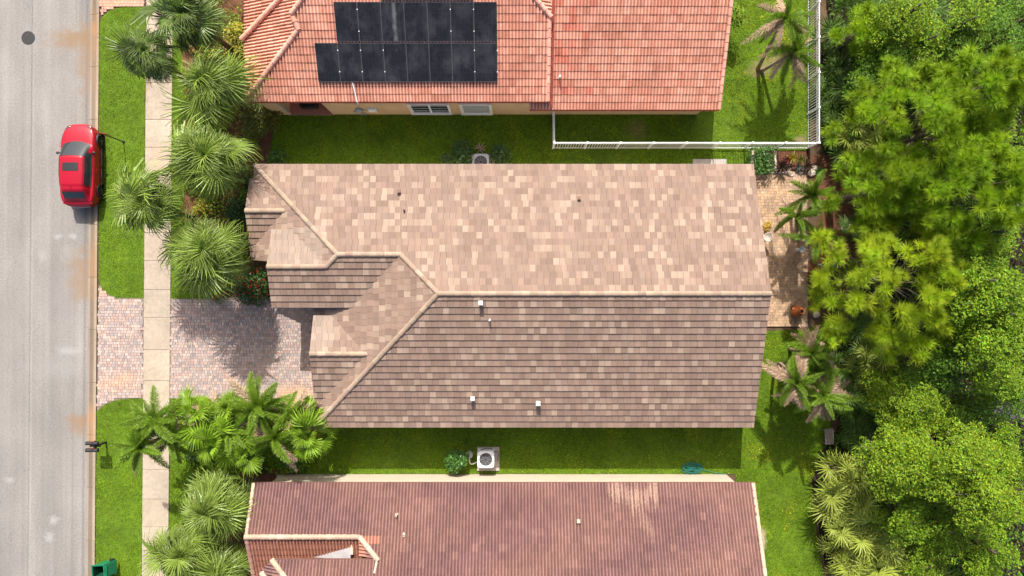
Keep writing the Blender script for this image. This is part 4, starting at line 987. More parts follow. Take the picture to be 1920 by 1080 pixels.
def air_con(name, x, y, pad, label, casing, cable, h=.82):
    c = empty(name, (x, y, LZ), label, 'air conditioner')
    MB().add(box(pad[0], pad[1], pad[2], pad[3], LZ - .05, LZ + .06)).obj('concrete_pad', M['concrete'], c, bevel=.01, seg=1)
    T = Matrix.Translation((x, y, LZ + .06)); r = .44
    MB().add(box(-r + .02, r - .02, -r + .02, r - .02, 0, h - .07)).obj('coil', M['iron'], c, T, bevel=.08)
    lv = MB().add(box(-r + .018, r - .018, -r + .018, r - .018, 0, .06))
    for k in range(int((h - .18) / .058)): z = .10 + k * .058; lv.add(box(-r, r, -r, -r + .018, z, z + .022)).add(box(-r, r, r - .018, r, z, z + .022)).add(box(-r, -r + .018, -r + .018, r - .018, z, z + .022)).add(box(r - .018, r, -r + .018, r - .018, z, z + .022))
    lv.obj('louver', M[casing], c, T)
    # top plate with a round opening
    V, F = [], []; n = 32
    for k in range(n):
        a = 2 * math.pi * k / n; ca, sa = math.cos(a), math.sin(a); q = 1 / (abs(ca) ** 7 + abs(sa) ** 7) ** (1 / 7)
        V += [(ca * r * 1.02 * q, sa * r * 1.02 * q, h - .08), (ca * r * 1.02 * q, sa * r * 1.02 * q, h), (ca * .355, sa * .355, h + .012), (ca * .345, sa * .345, h - .16)]
    for k in range(n):
        for j in range(3): F.append((k * 4 + j, ((k + 1) % n) * 4 + j, ((k + 1) % n) * 4 + j + 1, k * 4 + j + 1))
    MB().add((np.array(V), F)).obj('top_cover', M[casing], c, T)
    MB().add(lathe([(.345, h - .22), (.345, h - .17)], 24)).obj('fan_well', M['iron'], c, T)
    fan = MB()
    for k in range(3): fan.add(xf((np.array([(.04, -.07, 0), (.30, -.15, .03), (.315, .06, -.02), (.06, .07, -.03)]), [(0, 1, 2, 3)]), Matrix.Translation((0, 0, h - .11)) @ Matrix.Rotation(k * 2.094 + .2, 4, 'Z')))
    fan.add(lathe([(.07, h - .14), (.07, h - .08)], 12)); fan.obj('fan', M['grey_metal'], c, T)
    g = MB()
    for rr in (.10, .16, .22, .28, .34): g.add(tube([(rr * math.cos(a * .3927), rr * math.sin(a * .3927), h + .006) for a in range(17)], .004, 4))
    for k in range(8): a = k * .785; g.add(tube([(.06 * math.cos(a), .06 * math.sin(a), h + .008), (.35 * math.cos(a), .35 * math.sin(a), h + .008)], .004, 4))
    g.obj('grille', M['grey_metal'], c, T)
    if cable:
        MB().add(tube([(r, r * .6, .35), (r + .14, r * .75, .3), (r + .22, .2, .1), (r + .2, -.3, .05)], .018, 6)).add(tube([(-.3, r, .5), (0, r + .10, .55), (.3, r + .06, .4), (r, r * .6, .35)], .018, 6)).obj('cable', M['black_plastic'], c, T)
        MB().add(tube([(-r, -.28, .1), (-r - .28, -.42, .1), (-r - .42, -.42, .1)], .035, 6)).add(tube([(-r - .45, -.42, .02), (-r - .50, .05, .25)], .03, 6)).obj('drain_pipe', M['white'], c, T)
air_con('air_conditioner', -1.41, -9.22, (-1.92, -.69, -10.05, -8.74), 'white topped air conditioner on a concrete pad between the two houses', 'white', True)
air_con('air_conditioner', -1.7, 6.83, (-2.25, -1.15, 6.3, 7.3), 'grey air conditioner half hidden under the edge of the pale tile roof', 'grey_metal', False, .50)
q = W(880, 853, .5)
o = MB().add(lathe([(.17, LZ), (.17, .50), (.185, .50), (.185, .545), (.12, .56)], 20)).obj('canister', M['grey_metal'], mw=Matrix.Translation((q.x, q.y, 0))); o.location = (q.x, q.y, 0)
tag(o, 'small round grey lidded canister beside the white topped air conditioner', 'canister')
q = W(923, 303, .2); o = MB().add(box(-.17, .17, -.17, .17, LZ, .26)).obj('paving_block', M['stone'], mw=Matrix.Translation((q.x, q.y, 0)), bevel=.015); tag(o, 'pale square paving block beside the grey air conditioner', 'block')

hz = W(1297, 877, LZ); pts = []
for k in range(150):
    a = k * .33; r_ = .22 + .16 * math.sin(k * .41) + .06 * math.sin(k * 1.7)
    pts.append((hz.x + r_ * math.cos(a) * 1.5, hz.y + r_ * math.sin(a) * .8, LZ + .05 + .0006 * k + .02 * math.sin(k * .9)))
pts += [(hz.x + .6, hz.y - .1, LZ + .05), (hz.x + 1.3, hz.y - .28, LZ + .05), (hz.x + 1.9, hz.y - .33, LZ + .05)]
o = MB().add(tube(pts, .017, 5)).obj('garden_hose', M['hose'], smooth=True); tag(o, 'tangled teal garden hose on the grass by the cream wall', 'hose')

def chiminea():
    q = W(1491, 583, .3); T = Matrix.Translation((q.x, q.y, .142))
    c = empty('chiminea', (q.x, q.y, .142), 'round terracotta chiminea with a sooty mouth on the patio', 'chiminea')
    MB().add(lathe([(.10, .10), (.26, .22), (.33, .40), (.31, .55), (.20, .70), (.125, .80), (.11, .98), (.135, 1.06), (.15, 1.08), (.11, 1.08), (.09, 1.0), (.09, .7)], 24, cap=False)).obj('body', M['terracotta'], c, T, smooth=True)
    MB().add(xf(lathe([(.15, 0), (.15, .06), (.12, .06), (.11, -.02), (.0, -.02)], 16, cap=False), T @ Matrix.Translation((-.20, .14, .50)) @ Matrix.Rotation(R(145), 4, 'Z') @ Matrix.Rotation(R(62), 4, 'Y'))).obj('mouth', M['soot'], c)
    MB().add(lathe([(.088, .9), (.088, 1.03)], 16)).obj('flue', M['soot'], c, T)
    for k in range(3): a = k * 2.094; MB().add(tube([(.20 * math.cos(a), .20 * math.sin(a), .22), (.24 * math.cos(a), .24 * math.sin(a), 0)], .025, 6)).obj('leg', M['iron'], c, T)
chiminea()
def urn(name, px, py, h, r_, m, label, cat):
    q = W(px, py, h); T = Matrix.Translation((q.x, q.y, .142)); c = empty(name, (q.x, q.y, .142), label, cat)
    MB().add(lathe([(r_ * .7, 0), (r_ * .7, .05), (r_ * .3, .10), (r_ * .22, h * .5), (r_ * .35, h * .72)], 16)).obj('pedestal', M[m], c, T, smooth=True)
    MB().add(lathe([(r_ * .3, h * .72), (r_ * .8, h * .82), (r_, h), (r_ * .93, h), (r_ * .6, h * .88), (.01, h * .86)], 20, cap=False)).obj('bowl', M[m], c, T, smooth=True)
urn('birdbath', 1439, 445, .8, .25, 'stone', 'pale stone birdbath bowl on a pedestal close to the roof edge', 'birdbath')
urn('garden_urn', 1502, 468, .6, .17, 'white', 'small white garden urn under the patio palm fronds', 'urn')
def crate():
    q = W(1553, 818, .35); c = empty('planter_bench', (q.x, q.y, LZ), 'weathered wooden slatted bench at the edge of the woodland', 'bench'); T = Matrix.Translation((q.x, q.y, LZ)) @ Matrix.Rotation(R(3), 4, 'Z')
    for k in range(5): MB().add(box(-.24 + k * .098, -.24 + k * .098 + .086, -.42, .42, .36, .40)).obj('slat', M['weathered_wood'], c, T)
    for sx in (-.2, .2):
        for sy in (-.36, .36): MB().add(box(sx - .03, sx + .03, sy - .03, sy + .03, 0, .359)).obj('leg', M['weathered_wood'], c, T)
    for sy in (-.36, .36): MB().add(box(-.169, .169, sy - .025, sy + .025, .26, .358)).obj('cross_bar', M['weathered_wood'], c, T)
crate()
def chair_():
    x, y = -11.05, 10.15; c = empty('porch_armchair', (x, y, .16), 'dark wicker armchair in the shaded porch of the coral roofed house', 'chair'); T = Matrix.Translation((x, y, .16))
    MB().add(box(-.36, .36, -.36, .36, .12, .42)).obj('seat', M['dark_brown'], c, T, bevel=.04); MB().add(box(-.40, .40, .365, .48, .10, .85)).obj('backrest', M['dark_brown'], c, T, bevel=.04)
    for s in (-1, 1): MB().add(box(min(s * .365, s * .46), max(s * .365, s * .46), -.36, .36, .10, .60)).obj('armrest', M['dark_brown'], c, T, bevel=.03)
    for sx in (-.34, .34):
        for sy in (-.32, .32): MB().add(box(sx - .03, sx + .03, sy - .03, sy + .03, 0, .119)).obj('leg', M['dark_brown'], c, T)
chair_()
for px, py, s, lab in ((1521, 325, .22, 'pale rock beside the far corner of the white fence'), (1527, 316, .16, 'small pale rock nearest the fence corner post'), (1484, 327, .18, 'cream stone at the front of the dark bromeliad bed'), (1582, 427, .20, 'pinkish rock under the patio palm at the mulch edge'), (1530, 590, .20, 'grey rock at the patio corner behind the terracotta chiminea'), (1585, 556, .17, 'pale rock in the dark bed among the yellow pine branches'), (1572, 532, .15, 'orange tinted stone at the foot of the yellow pine')):
    q = W(px, py, .1); bm = bmesh.new(); bmesh.ops.create_icosphere(bm, subdivisions=2, radius=s)
    for v in bm.verts: v.co *= random.uniform(.82, 1.12); v.co.z *= .6
    me = bpy.data.meshes.new('rock'); bm.to_mesh(me); bm.free(); me.materials.append(M['stone']); me.attributes.new('tint', 'FLOAT_COLOR', 'FACE')
    o = link('rock', me); o.location = (q.x, q.y, LZ + s * .3); o.rotation_euler.z = random.uniform(0, 6); tag(o, lab, 'rock', 'garden rocks')
# ------------------------------------------------------------------ foliage building blocks
def rotz(a): c, s = np.cos(a), np.sin(a); z = np.zeros_like(a); o = z + 1; return np.stack([np.stack([c, -s, z], -1), np.stack([s, c, z], -1), np.stack([z, z, o], -1)], -2)
def roty(a): c, s = np.cos(a), np.sin(a); z = np.zeros_like(a); o = z + 1; return np.stack([np.stack([c, z, s], -1), np.stack([z, o, z], -1), np.stack([-s, z, c], -1)], -2)
def scatter(mb, VF, pos, rot, sc, tint, mi=0):
    """many turned copies of a small shape joined into one mesh; tint per copy"""
    V0, F0 = VF; V0 = np.asarray(V0, dtype=np.float32); n, k = len(pos), len(V0)
    V = np.einsum('nij,kj->nki', rot, V0) * np.asarray(sc).reshape(n, 1, -1) + np.asarray(pos)[:, None, :]
    tt = np.repeat(np.asarray(tint, dtype=np.float32), len(F0), axis=0)
    sizes = {len(f) for f in F0}
    assert len(sizes) == 1
    F = (np.asarray(F0)[None] + (np.arange(n) * k)[:, None, None]).reshape(-1, sizes.pop())
    mb.add((V.reshape(-1, 3), F), tt, mi)

def leaf_tints(n, spread=0.25, warm=0.10):
    b = rng.normal(1.0, spread, (n, 1)).clip(0.45, 1.7); w = rng.normal(0, warm, (n, 1))
    return np.concatenate([b * (1 + w * 1.6), b * (1 + w * .3), b * (1 - w)], 1)

def fan_leaf(seed, petiole, rad, nseg, half, droop, pleat=.03, split=.45, tip=.012, mats=None, name='frond', tint=(1, 1, 1), bend=0.0, thick=1.0, wild=0.0):
    """a fan palm leaf: stalk and radiating folded segments; base at the origin, pointing along +x"""
    r = random.Random(seed); mb = MB(); rise = 0.10 * petiole
    hub = np.array([petiole, 0, rise]); w = .022
    mb.add((np.array([(0, -w, 0), (0, w, 0), (petiole * .5, w * .7, rise * .75), (petiole * .5, -w * .7, rise * .75), (petiole, w * .5, rise), (petiole, -w * .5, rise)]), [(0, 1, 2, 3), (3, 2, 4, 5)]), (.95, 1.0, .7))
    dth = 2 * half / nseg; V, F, T = [], [], []; cb, sb = math.cos(bend), math.sin(bend)
    for i in range(nseg):
        th = -half + dth * (i + .5) + r.uniform(-.25, .25) * dth
        L = rad * (.74 + .26 * math.cos(th * .55)) * r.uniform(.82, 1.08)
        d = np.array([math.cos(th), math.sin(th), 0]); s = np.array([-math.sin(th), math.cos(th), 0])
        m = L * split; wm = m * math.tan(dth * .5 * thick); dz = -droop * r.uniform(.7, 1.3)
        fold = .20 * abs(math.sin(th)) ** 1.5 * L * .5
        sg = 1 if i % 2 else -1; w1 = r.uniform(-1, 1) * wild * L
        def at(t, off, z):
            q = d * (L * t) + s * off + np.array([0, 0, z + fold * t * t])
            return hub + np.array([q[0] * cb + q[2] * sb, q[1], -q[0] * sb + q[2] * cb])
        b = len(V)
        V += [at(.02, 0, 0), at(split, wm, pleat * sg), at(split, -wm, -pleat * sg), at(.80, wm * .52 + w1, dz * L * .35), at(.80, -wm * .52 + w1, dz * L * .35 - pleat * .6 * sg), at(1.0, tip + w1 * 2.2, dz * L), at(1.0, -tip + w1 * 2.2, dz * L)]
        F += [(b, b + 2, b + 1), (b + 1, b + 2, b + 4), (b + 1, b + 4, b + 3), (b + 3, b + 4, b + 6), (b + 3, b + 6, b + 5)]
        f = r.uniform(.85, 1.15); T += [(f, f, f)] * 2 + [(f * 1.05, f * 1.04, f * 1.02)] * 3
    mb.add((np.array(V), np.array(F)), np.array(T) * np.array(tint))
    return mb.mesh(name, mats)

def fox_frond(seed, L, mats, name='frond', dead=False, arch=.55, rows=6, wid=.40, n=44, curl=0.0):
    """a bushy feather frond: curved rib with leaflets standing out on all sides"""
    r = random.Random(seed); mb = MB(); pts = []
    for k in range(13):
        t = k / 12; pts.append(Vector((L * t * (1 - .10 * t), curl * L * t * t, L * (.16 * t - arch * t * t))))
    mb.add(tube(pts, [.022 * (1 - .8 * k / 12) for k in range(13)], 4), (.9, 1, .6) if not dead else (.9, .9, .9))
    V, F, T = [], [], []
    for k in range(n):
        t = .10 + .90 * k / (n - 1); f = t * 12; i = min(11, int(f)); p = pts[i].lerp(pts[i + 1], f - i); d = (pts[i + 1] - pts[i]).normalized()
        sd = Vector((0, 1, 0)); up = d.cross(sd) * -1
        if up.z < 0: up = -up
        ll = wid * math.sin(math.pi * min(1, .16 + .80 * t)) ** .6
        for q in range(rows):
            a = (q + .5) / rows * 2 * math.pi * .86 - math.pi * .36 + r.uniform(-.45, .45)
            rad = sd * math.cos(a) + up * math.sin(a)
            dr = (d * r.uniform(.45, .9) + rad).normalized(); l_ = ll * r.uniform(.75, 1.1); wv = dr.cross(rad.cross(d)).normalized() * (.0125 if not dead else .012)
            if wv.length < 1e-6: wv = sd * .016
            b = len(V); sag = Vector((0, 0, -.12 * l_ if not dead else -.30 * l_)); wig = rad * r.uniform(-.05, .05) if dead else Vector((0, 0, 0))
            V += [p - wv * .5, p + wv * .5, p + dr * l_ * .55 + wv + sag * .3, p + dr * l_ * .55 - wv + sag * .3, p + dr * l_ + sag + wig]
            F += [(b, b + 1, b + 2), (b, b + 2, b + 3), (b + 3, b + 2, b + 4)]
            c = r.uniform(.75, 1.25); w2 = r.uniform(.9, 1.2); T += [(c * w2, c, c * .9)] * 3
    mb.add((np.array([tuple(v) for v in V]), np.array(F)), np.array(T)); return mb.mesh(name, mats)

def put_frond(me, parent, at, az, el, s, roll=0.0, name='frond'):
    mw = Matrix.Translation(at) @ Matrix.Rotation(az, 4, 'Z') @ Matrix.Rotation(-el, 4, 'Y') @ Matrix.Rotation(roll, 4, 'X') @ Matrix.Scale(s, 4)
    return link(name, me, parent, mw)

SABAL = [fan_leaf(k, (.58, .74, .66, .82, .45)[k], (1.0, 1.06, 1.1, 1.02, .92)[k], 30, 1.45, .42 + .06 * k, .020, .42, .005, mats=[M['sabal_leaf']], bend=(.2, .45, .75, .35, .1)[k], thick=.9, wild=.07) for k in range(5)]
SABAL_D = [fan_leaf(10 + k, (.58, .74, .66, .82)[k], 1.05, 30, 1.45, .42 + .06 * k, .020, .42, .005, mats=[M['sabal_dark']], bend=(.2, .45, .75, .35)[k], thick=.9, wild=.07) for k in range(4)]
BRIGHT = [fan_leaf(20 + k, 0.75, 0.95, 24, 1.35, .18, .030, .66, mats=[M['fan_leaf_bright']], bend=(.2, .5, .35)[k]) for k in range(3)]
FOX = [fox_frond(k, (1.75, 1.6, 1.45, 1.7, 1.6)[k], [M['fox_leaf']], arch=(.35, .5, .7, .8, .5)[k], rows=7, wid=(.30, .34, .28, .32, .36)[k], n=48, curl=(.12, -.30, .25, -.12, .38)[k]) for k in range(5)]
FOXD = [fox_frond(10 + k, 1.45, [M['fox_dead']], dead=True, arch=.5 + .25 * k, rows=5, wid=.34, n=36, curl=(.35, -.4, .15, -.2)[k]) for k in range(4)]
PALMET = [fan_leaf(40 + k, .55, .62, 18, 2.3, .15 + .05 * k, .015, .34, .006, mats=[M['palmetto']], bend=(.2, .5, .7)[k]) for k in range(3)]
PALMETS = [fan_leaf(50 + k, .55, .66, 18, 2.3, .22, .015, .34, .006, mats=[M['palmetto_sun']], bend=(.2, .5, .7)[k]) for k in range(3)]
PALMETV = [fan_leaf(60 + k, .5, .62, 18, 2.3, .2, .015, .34, .006, mats=[M['palmetto_silver']], bend=.4) for k in range(2)]

def trunk_tube(root, base, top, r0, r1, m, bend=(0, 0)):
    base, top = Vector(base), Vector(top); pts = []
    for k in range(8):
        t = k / 7; p = base.lerp(top, t); p.x += bend[0] * math.sin(math.pi * t); p.y += bend[1] * math.sin(math.pi * t); pts.append(p)
    rr = [r0 * 1.25] + [r0 + (r1 - r0) * k / 7 for k in range(1, 8)]
    return MB().add(tube(pts, rr, 10)).obj('trunk', M[m], root, smooth=True)

def fan_palm(name, px, py, z, label, n, meshes, scale, el0=80, el1=-38, bark='palm_bark', r0=.17, group=None, base=None, cat='palm tree', rnd=1):
    top = W(px, py, z); r = random.Random(int(px * 13 + py)); b = W(base[0], base[1], 0) if base else top
    root = empty(name, (b.x, b.y, LZ), label, cat, group)
    trunk_tube(root, (b.x, b.y, LZ - .1), top, r0, r0 * .8, bark)
    ph = r.uniform(0, 6.28)
    for k in range(7 if 'cabbage' in name else 3): put_frond(meshes[0], root, top + Vector((0, 0, .05)), k * .9 + ph, R(r.uniform(62, 88)), scale * .62, r.uniform(-.4, .4))
    for k in range(n):
        t = (k + .5) / n; wd_ = 1.7 if 'cabbage' in name else 1.0; el = R(el0 + (el1 - el0) * t ** .75 + wd_ * r.uniform(-14, 14)); az = k * 2.39996 + wd_ * r.uniform(-.5, .5)
        put_frond(r.choice(meshes), root, top + Vector((wd_ * r.uniform(-.12, .12) - .0, wd_ * r.uniform(-.12, .12), -.25 * t + (wd_ - 1) * r.uniform(-.3, .2))), az, el, scale * r.uniform(.72, 1.15) * (.78 + .22 * min(1, t * 3)) * (1 + .20 * math.cos(az - ph) + .12 * math.cos(3 * az + ph)), wd_ * r.uniform(-.6, .6))
    return root

def fox_palm(name, crowns, label, base, group='feather palms', r0=.10, dead=3, scale=1.0, bend=(0, 0), trunkm='smooth_trunk', n=9):
    n = int(n * 1.5); dead = int(dead * 1.4)
    b = W(base[0], base[1], 0); root = empty(name, (b.x, b.y, LZ), label, 'palm tree', group)
    for ci, (px, py, z) in enumerate(crowns):
        top = W(px, py, z); r = random.Random(int(px * 7 + py))
        bb = Vector((b.x + ci * .18, b.y - ci * .1, LZ - .1))
        trunk_tube(root, bb, top, r0, r0 * .65, trunkm, bend)
        for k in range(4): put_frond(r.choice(FOX), root, top, k * 1.6 + ci, R(r.uniform(55, 80)), scale * .75, r.uniform(-.4, .4))
        for k in range(n):
            t = (k + .5) / n; el = R(64 - 84 * t + r.uniform(-16, 16)); az = k * 2.39996 + r.uniform(-.6, .6) + ci
            put_frond(r.choice(FOX), root, top, az, el, scale * r.uniform(.85, 1.1), r.uniform(-.4, .4))
        for k in range(dead):
            put_frond(r.choice(FOXD), root, top - Vector((0, 0, .12)), k * 2.1 + r.uniform(-.5, .5) + px, R(r.uniform(-12, 42)), scale * r.uniform(.8, 1.15), r.uniform(-.5, .5), 'dead_frond')
    return root

LEAFQ = (np.array([(-.5, 0, 0), (0, -.30, .03), (.5, 0, -.03), (0, .30, .03)]), np.array([(0, 1, 2, 3)]))
def crown_leaves(mb, lobes, per_m2, size, spread=.25, warm=.1, lowest=-.35, flat=.6):
    """leaves over the surface and in the shell of each lobe (x, y, z, rx, rz)"""
    for (x, y, z, rx, rz) in lobes:
        n = max(20, int(per_m2 * 4 * math.pi * rx * rx * .62))
        d = rng.normal(0, 1, (n, 3)); d /= np.linalg.norm(d, axis=1)[:, None]; d = d[d[:, 2] > lowest]; n = len(d)
        rr = rng.uniform(.62, 1.06, (n, 1)) ** .7
        pos = d * rr * np.array([rx, rx, rz]) + np.array([x, y, z]) + rng.normal(0, rx * .05, (n, 3))
        az = rng.uniform(0, 6.283, n); tl = rng.normal(0, flat, n)
        rot = rotz(az) @ roty(tl)
        k = rng.normal(1, .10)
        scatter(mb, LEAFQ, pos, rot, (size * rng.choice([.6, .8, 1.0, 1.25, 1.6], n))[:, None], leaf_tints(n, spread, warm) * k)

def tuft(seed, n=80, L=.42):
    r = np.random.default_rng(seed); V, F = [], []
    for k in range(n):
        a = r.uniform(0, 6.283); e = r.uniform(-.25, 1.45); d = np.array([math.cos(a) * math.cos(e), math.sin(a) * math.cos(e), math.sin(e)]); s = np.cross(d, [0.3, 0.2, 1]); s /= np.linalg.norm(s)
        l = L * r.uniform(.75, 1.1); b = len(V); V += [d * .03 - s * .013, d * .03 + s * .013, d * l + s * .006 + np.array([0, 0, -.04 * l])]; F.append((b, b + 1, b + 2))
    return np.array(V), np.array(F)
TUFTS = [tuft(k) for k in range(4)]

def limbs(mb, base, fork, ends, r0, r1):
    for e in ends:
        e = Vector(e); f = Vector(fork); m = f.lerp(e, .5); m.z += .25
        mb.add(tube([f - Vector((0, 0, .4)), m, e], [r1 * .8, r1 * .5, r1 * .2], 5))

def pine_tree(px, py, z, rad, label, m='pine', nc=46, base=None, depth=2.6, name='pine_tree', per=8, group='pines at the woodland edge', tr=.19, gap=None):
    c = W(px, py, z); b = W(base[0], base[1], 0) if base else c; r = random.Random(int(px + py * 3))
    nc = int(nc * .92); root = empty(name, (b.x, b.y, LZ), label, 'tree', group)
    tk = MB(); fork = Vector((c.x, c.y, z - depth * .9)); tk.add(tube([(b.x, b.y, LZ - .1), (b.x * .7 + c.x * .3, b.y * .7 + c.y * .3, z * .35), fork, (c.x, c.y, z - 1.5)], [tr * 1.25, tr, tr * .7, tr * .3], 9))
    crown = MB(); ends = []; pos, tin = [], []
    for k in range(nc):
        q = math.sqrt((k + .6) / nc); a = k * 2.39996 + r.uniform(-.4, .4)
        if gap and q > gap[2] and abs((a - gap[0] + math.pi) % (2 * math.pi) - math.pi) < gap[1]: continue
        rr = rad * q * r.uniform(.88, 1.10); zz = z - depth * q ** 2.0 + r.uniform(-1.1, .45)
        e = (c.x + rr * math.cos(a), c.y + rr * math.sin(a), zz); ends.append(e); f = r.uniform(.78, 1.18)
        for t in range(per):
            d = rng.normal(0, 1, 3); d /= np.linalg.norm(d); d[2] *= .55
            pos.append(np.array(e) + d * r.uniform(.12, .62)); w = r.uniform(-.1, .1); g = f * r.uniform(.85, 1.15); tin.append((g * (1 + w), g, g * (1 - w)))
    pos = np.array(pos); tin = np.array(tin); n = len(pos); pick = rng.integers(0, 4, n)
    out = np.arctan2(pos[:, 1] - c.y, pos[:, 0] - c.x)
    for v in range(4):
        s = pick == v; k = s.sum()
        scatter(crown, TUFTS[v], pos[s], rotz(out[s]) @ roty(rng.uniform(0.05, .75, k)) @ rotz(rng.uniform(0, 6.28, k)), rng.uniform(.8, 1.25, k)[:, None], tin[s])
    limbs(tk, b, fork, [(a_[0], a_[1], a_[2] - .75) for a_ in ends[::2]], tr, tr * .26); tk.obj('trunk', M['bark'], root, smooth=True)
    crown.obj('crown', M[m], root)

def broad_tree(px, py, z, rad, label, m='oak', nl=22, size=.15, per=55, base=None, depth=2.4, name='broadleaf_tree', group='leafy woodland trees', tr=.15, lobe=(.65, 1.15)):
    c = W(px, py, z); b = W(base[0], base[1], 0) if base else c; r = random.Random(int(px * 5 + py))
    root = empty(name, (b.x, b.y, LZ), label, 'tree', group)
    tk = MB(); fork = Vector((c.x, c.y, max(.8, z - depth * 1.1))); tk.add(tube([(b.x, b.y, LZ - .1), (b.x, b.y, z * .3), fork, (c.x, c.y, z - .7)], [tr * 1.2, tr, tr * .7, tr * .3], 8))
    lobes = []; nb = max(4, int(nl * .54))
    for k in range(nb):
        q = math.sqrt((k + .5) / nb); a = k * 2.39996 + r.uniform(-.6, .6); br = r.uniform(.55, 1.0) * (1 if rad > 1.2 else .7)
        rr = max(0, rad - br * .7) * q; bx, by, bz = c.x + rr * math.cos(a), c.y + rr * math.sin(a), z - .5 - depth * q ** 2 + r.uniform(-.9, .4)
        for s_ in range(9):
            lr = r.uniform(.26, .46) * (br / .8); ro = br * math.sqrt(s_ / 9) * .95; a2 = s_ * 2.4 + r.uniform(-.5, .5)
            lobes.append((bx + ro * math.cos(a2), by + ro * math.sin(a2), bz - .55 * ro * ro / br + r.uniform(-.25, .15), lr, lr * .62))
    limbs(tk, b, fork, [l[:3] for l in lobes[::9]], tr, tr * .5); tk.obj('trunk', M['bark'], root, smooth=True)
    cr = MB(); crown_leaves(cr, lobes, per * 2.6, size * .60, .30, .12); cr.obj('crown', M[m], root)

def shrub(px, py, z, rad, label, m, size=.10, nl=7, per=110, name='shrub', group=None, flowers=None, base=None, flat=.6, cat='shrub'):
    c = W(px, py, z); r = random.Random(int(px * 3 + py)); root = empty(name, (c.x, c.y, LZ), label, cat, group)
    lobes = []
    for k in range(nl):
        q = math.sqrt(k / nl); a = k * 2.4 + r.uniform(-.3, .3); lr = rad * r.uniform(.42, .56); rr = max(0, rad - lr) * q * 1.1
        lobes.append((c.x + rr * math.cos(a), c.y + rr * math.sin(a), max(LZ + lr * .4, z - lr * .75 - .25 * q * z), lr, min(lr * .85, z * .55)))
    st = MB()
    for l in lobes[:5]: st.add(tube([(c.x, c.y, LZ - .05), (l[0], l[1], l[2])], [.03, .012], 5))
    st.obj('stem', M['bark'], root)
    f = MB(); crown_leaves(f, lobes, per, size, .28, .12, -.5, flat); f.obj('foliage', M[m], root)
    if flowers:
        fl = MB(); n = flowers[1]; li = rng.integers(0, len(lobes), n); d = rng.normal(0, 1, (n, 3)); d[:, 2] = np.abs(d[:, 2]) + .25; d /= np.linalg.norm(d, axis=1)[:, None]
        pos = np.array([lobes[i][:3] for i in li]) + d * np.array([[lobes[i][3] * 1.02, lobes[i][3] * 1.02, lobes[i][4] * 1.05] for i in li])
        P_ = []; 
        for _ in range(5): P_.append(pos + rng.normal(0, .03, pos.shape))
        P_ = np.concatenate(P_); k = len(P_); scatter(fl, LEAFQ, P_, rotz(rng.uniform(0, 6.28, k)) @ roty(rng.normal(0, .5, k)), rng.uniform(.06, .10, k)[:, None], leaf_tints(k, .2, .05))
        o = fl.obj('flowers', M[flowers[0]], root); o['kind'] = 'stuff'
    return root

def rosette(px, py, z, n, L, w, m, label, name, cat='plant', group=None, el=(65, 5)):
    """a low plant of long pointed leaves round one centre, each leaf a piece"""
    c = W(px, py, z); r = random.Random(int(px + py * 11)); root = empty(name, (c.x, c.y, LZ), label, cat, group)
    V = [(0, -w * .3, 0), (0, w * .3, 0), (L * .45, -w * .5, .06 * L), (L * .45, 0, .02 * L), (L * .45, w * .5, .06 * L), (L * .8, -w * .32, .0), (L * .8, w * .32, .0), (L, 0, -.10 * L)]
    me = MB().add((np.array(V), [(0, 3, 2), (0, 1, 3), (1, 4, 3), (2, 3, 5), (3, 4, 6), (5, 3, 6), (5, 6, 7)])).mesh('leaf', [M[m]])
    MB().add(tube([(c.x, c.y, LZ - .05), (c.x, c.y, z)], .05, 6)).obj('stem', M['bark'], root)
    for k in range(n):
        t = k / n; put_frond(me, root, c, k * 2.39996, R(el[0] + (el[1] - el[0]) * t), r.uniform(.8, 1.1), r.uniform(-.3, .3), 'leaf')
    return root

# ------------------------------------------------------------------ palms in front of the houses
fan_palm('cabbage_palm', 352, 34, 5.3, 'tall cabbage palm with a bare brown trunk at the top of the street side bed', 49, SABAL_D, 1.25, base=(446, 100), group='cabbage palms', el1=-45)
fan_palm('cabbage_palm', 281, 102, 5.6, 'cabbage palm whose crown hangs over the lawn strip and the sidewalk top', 42, SABAL_D, 0.87, group='cabbage palms', base=(379, 169))
fan_palm('cabbage_palm', 392, 156, 4.4, 'cabbage palm pressed against the lower left corner of the coral roof', 52, SABAL, 1.23, group='cabbage palms')
fan_palm('cabbage_palm', 396, 296, 4.3, 'largest cabbage palm just above the pale roof corner and the sidewalk', 56, SABAL, 1.38, group='cabbage palms')
fan_palm('cabbage_palm', 276, 385, 5.2, 'cabbage palm leaning its crown right over the sidewalk near the red car', 49, SABAL, 1.13, group='cabbage palms', base=(366, 408))
fan_palm('cabbage_palm', 389, 463, 4.7, 'cabbage palm beside the red flowering bush and the driveway', 56, SABAL, 1.25, group='cabbage palms', base=(440, 474))
fan_palm('cabbage_palm', 397, 957, 3.5, 'round cabbage palm by the front corner of the mauve roof', 53, SABAL, 1.23, group='cabbage palms')
fan_palm('cabbage_palm', 350, 1036, 3.8, 'cabbage palm beside the sidewalk at the bottom of the view', 49, SABAL, 1.15, group='cabbage palms')
fan_palm('cabbage_palm', 418, 1086, 3.2, 'cabbage palm cut off by the bottom edge in front of the mauve roofed house', 42, SABAL, 1.06, group='cabbage palms')
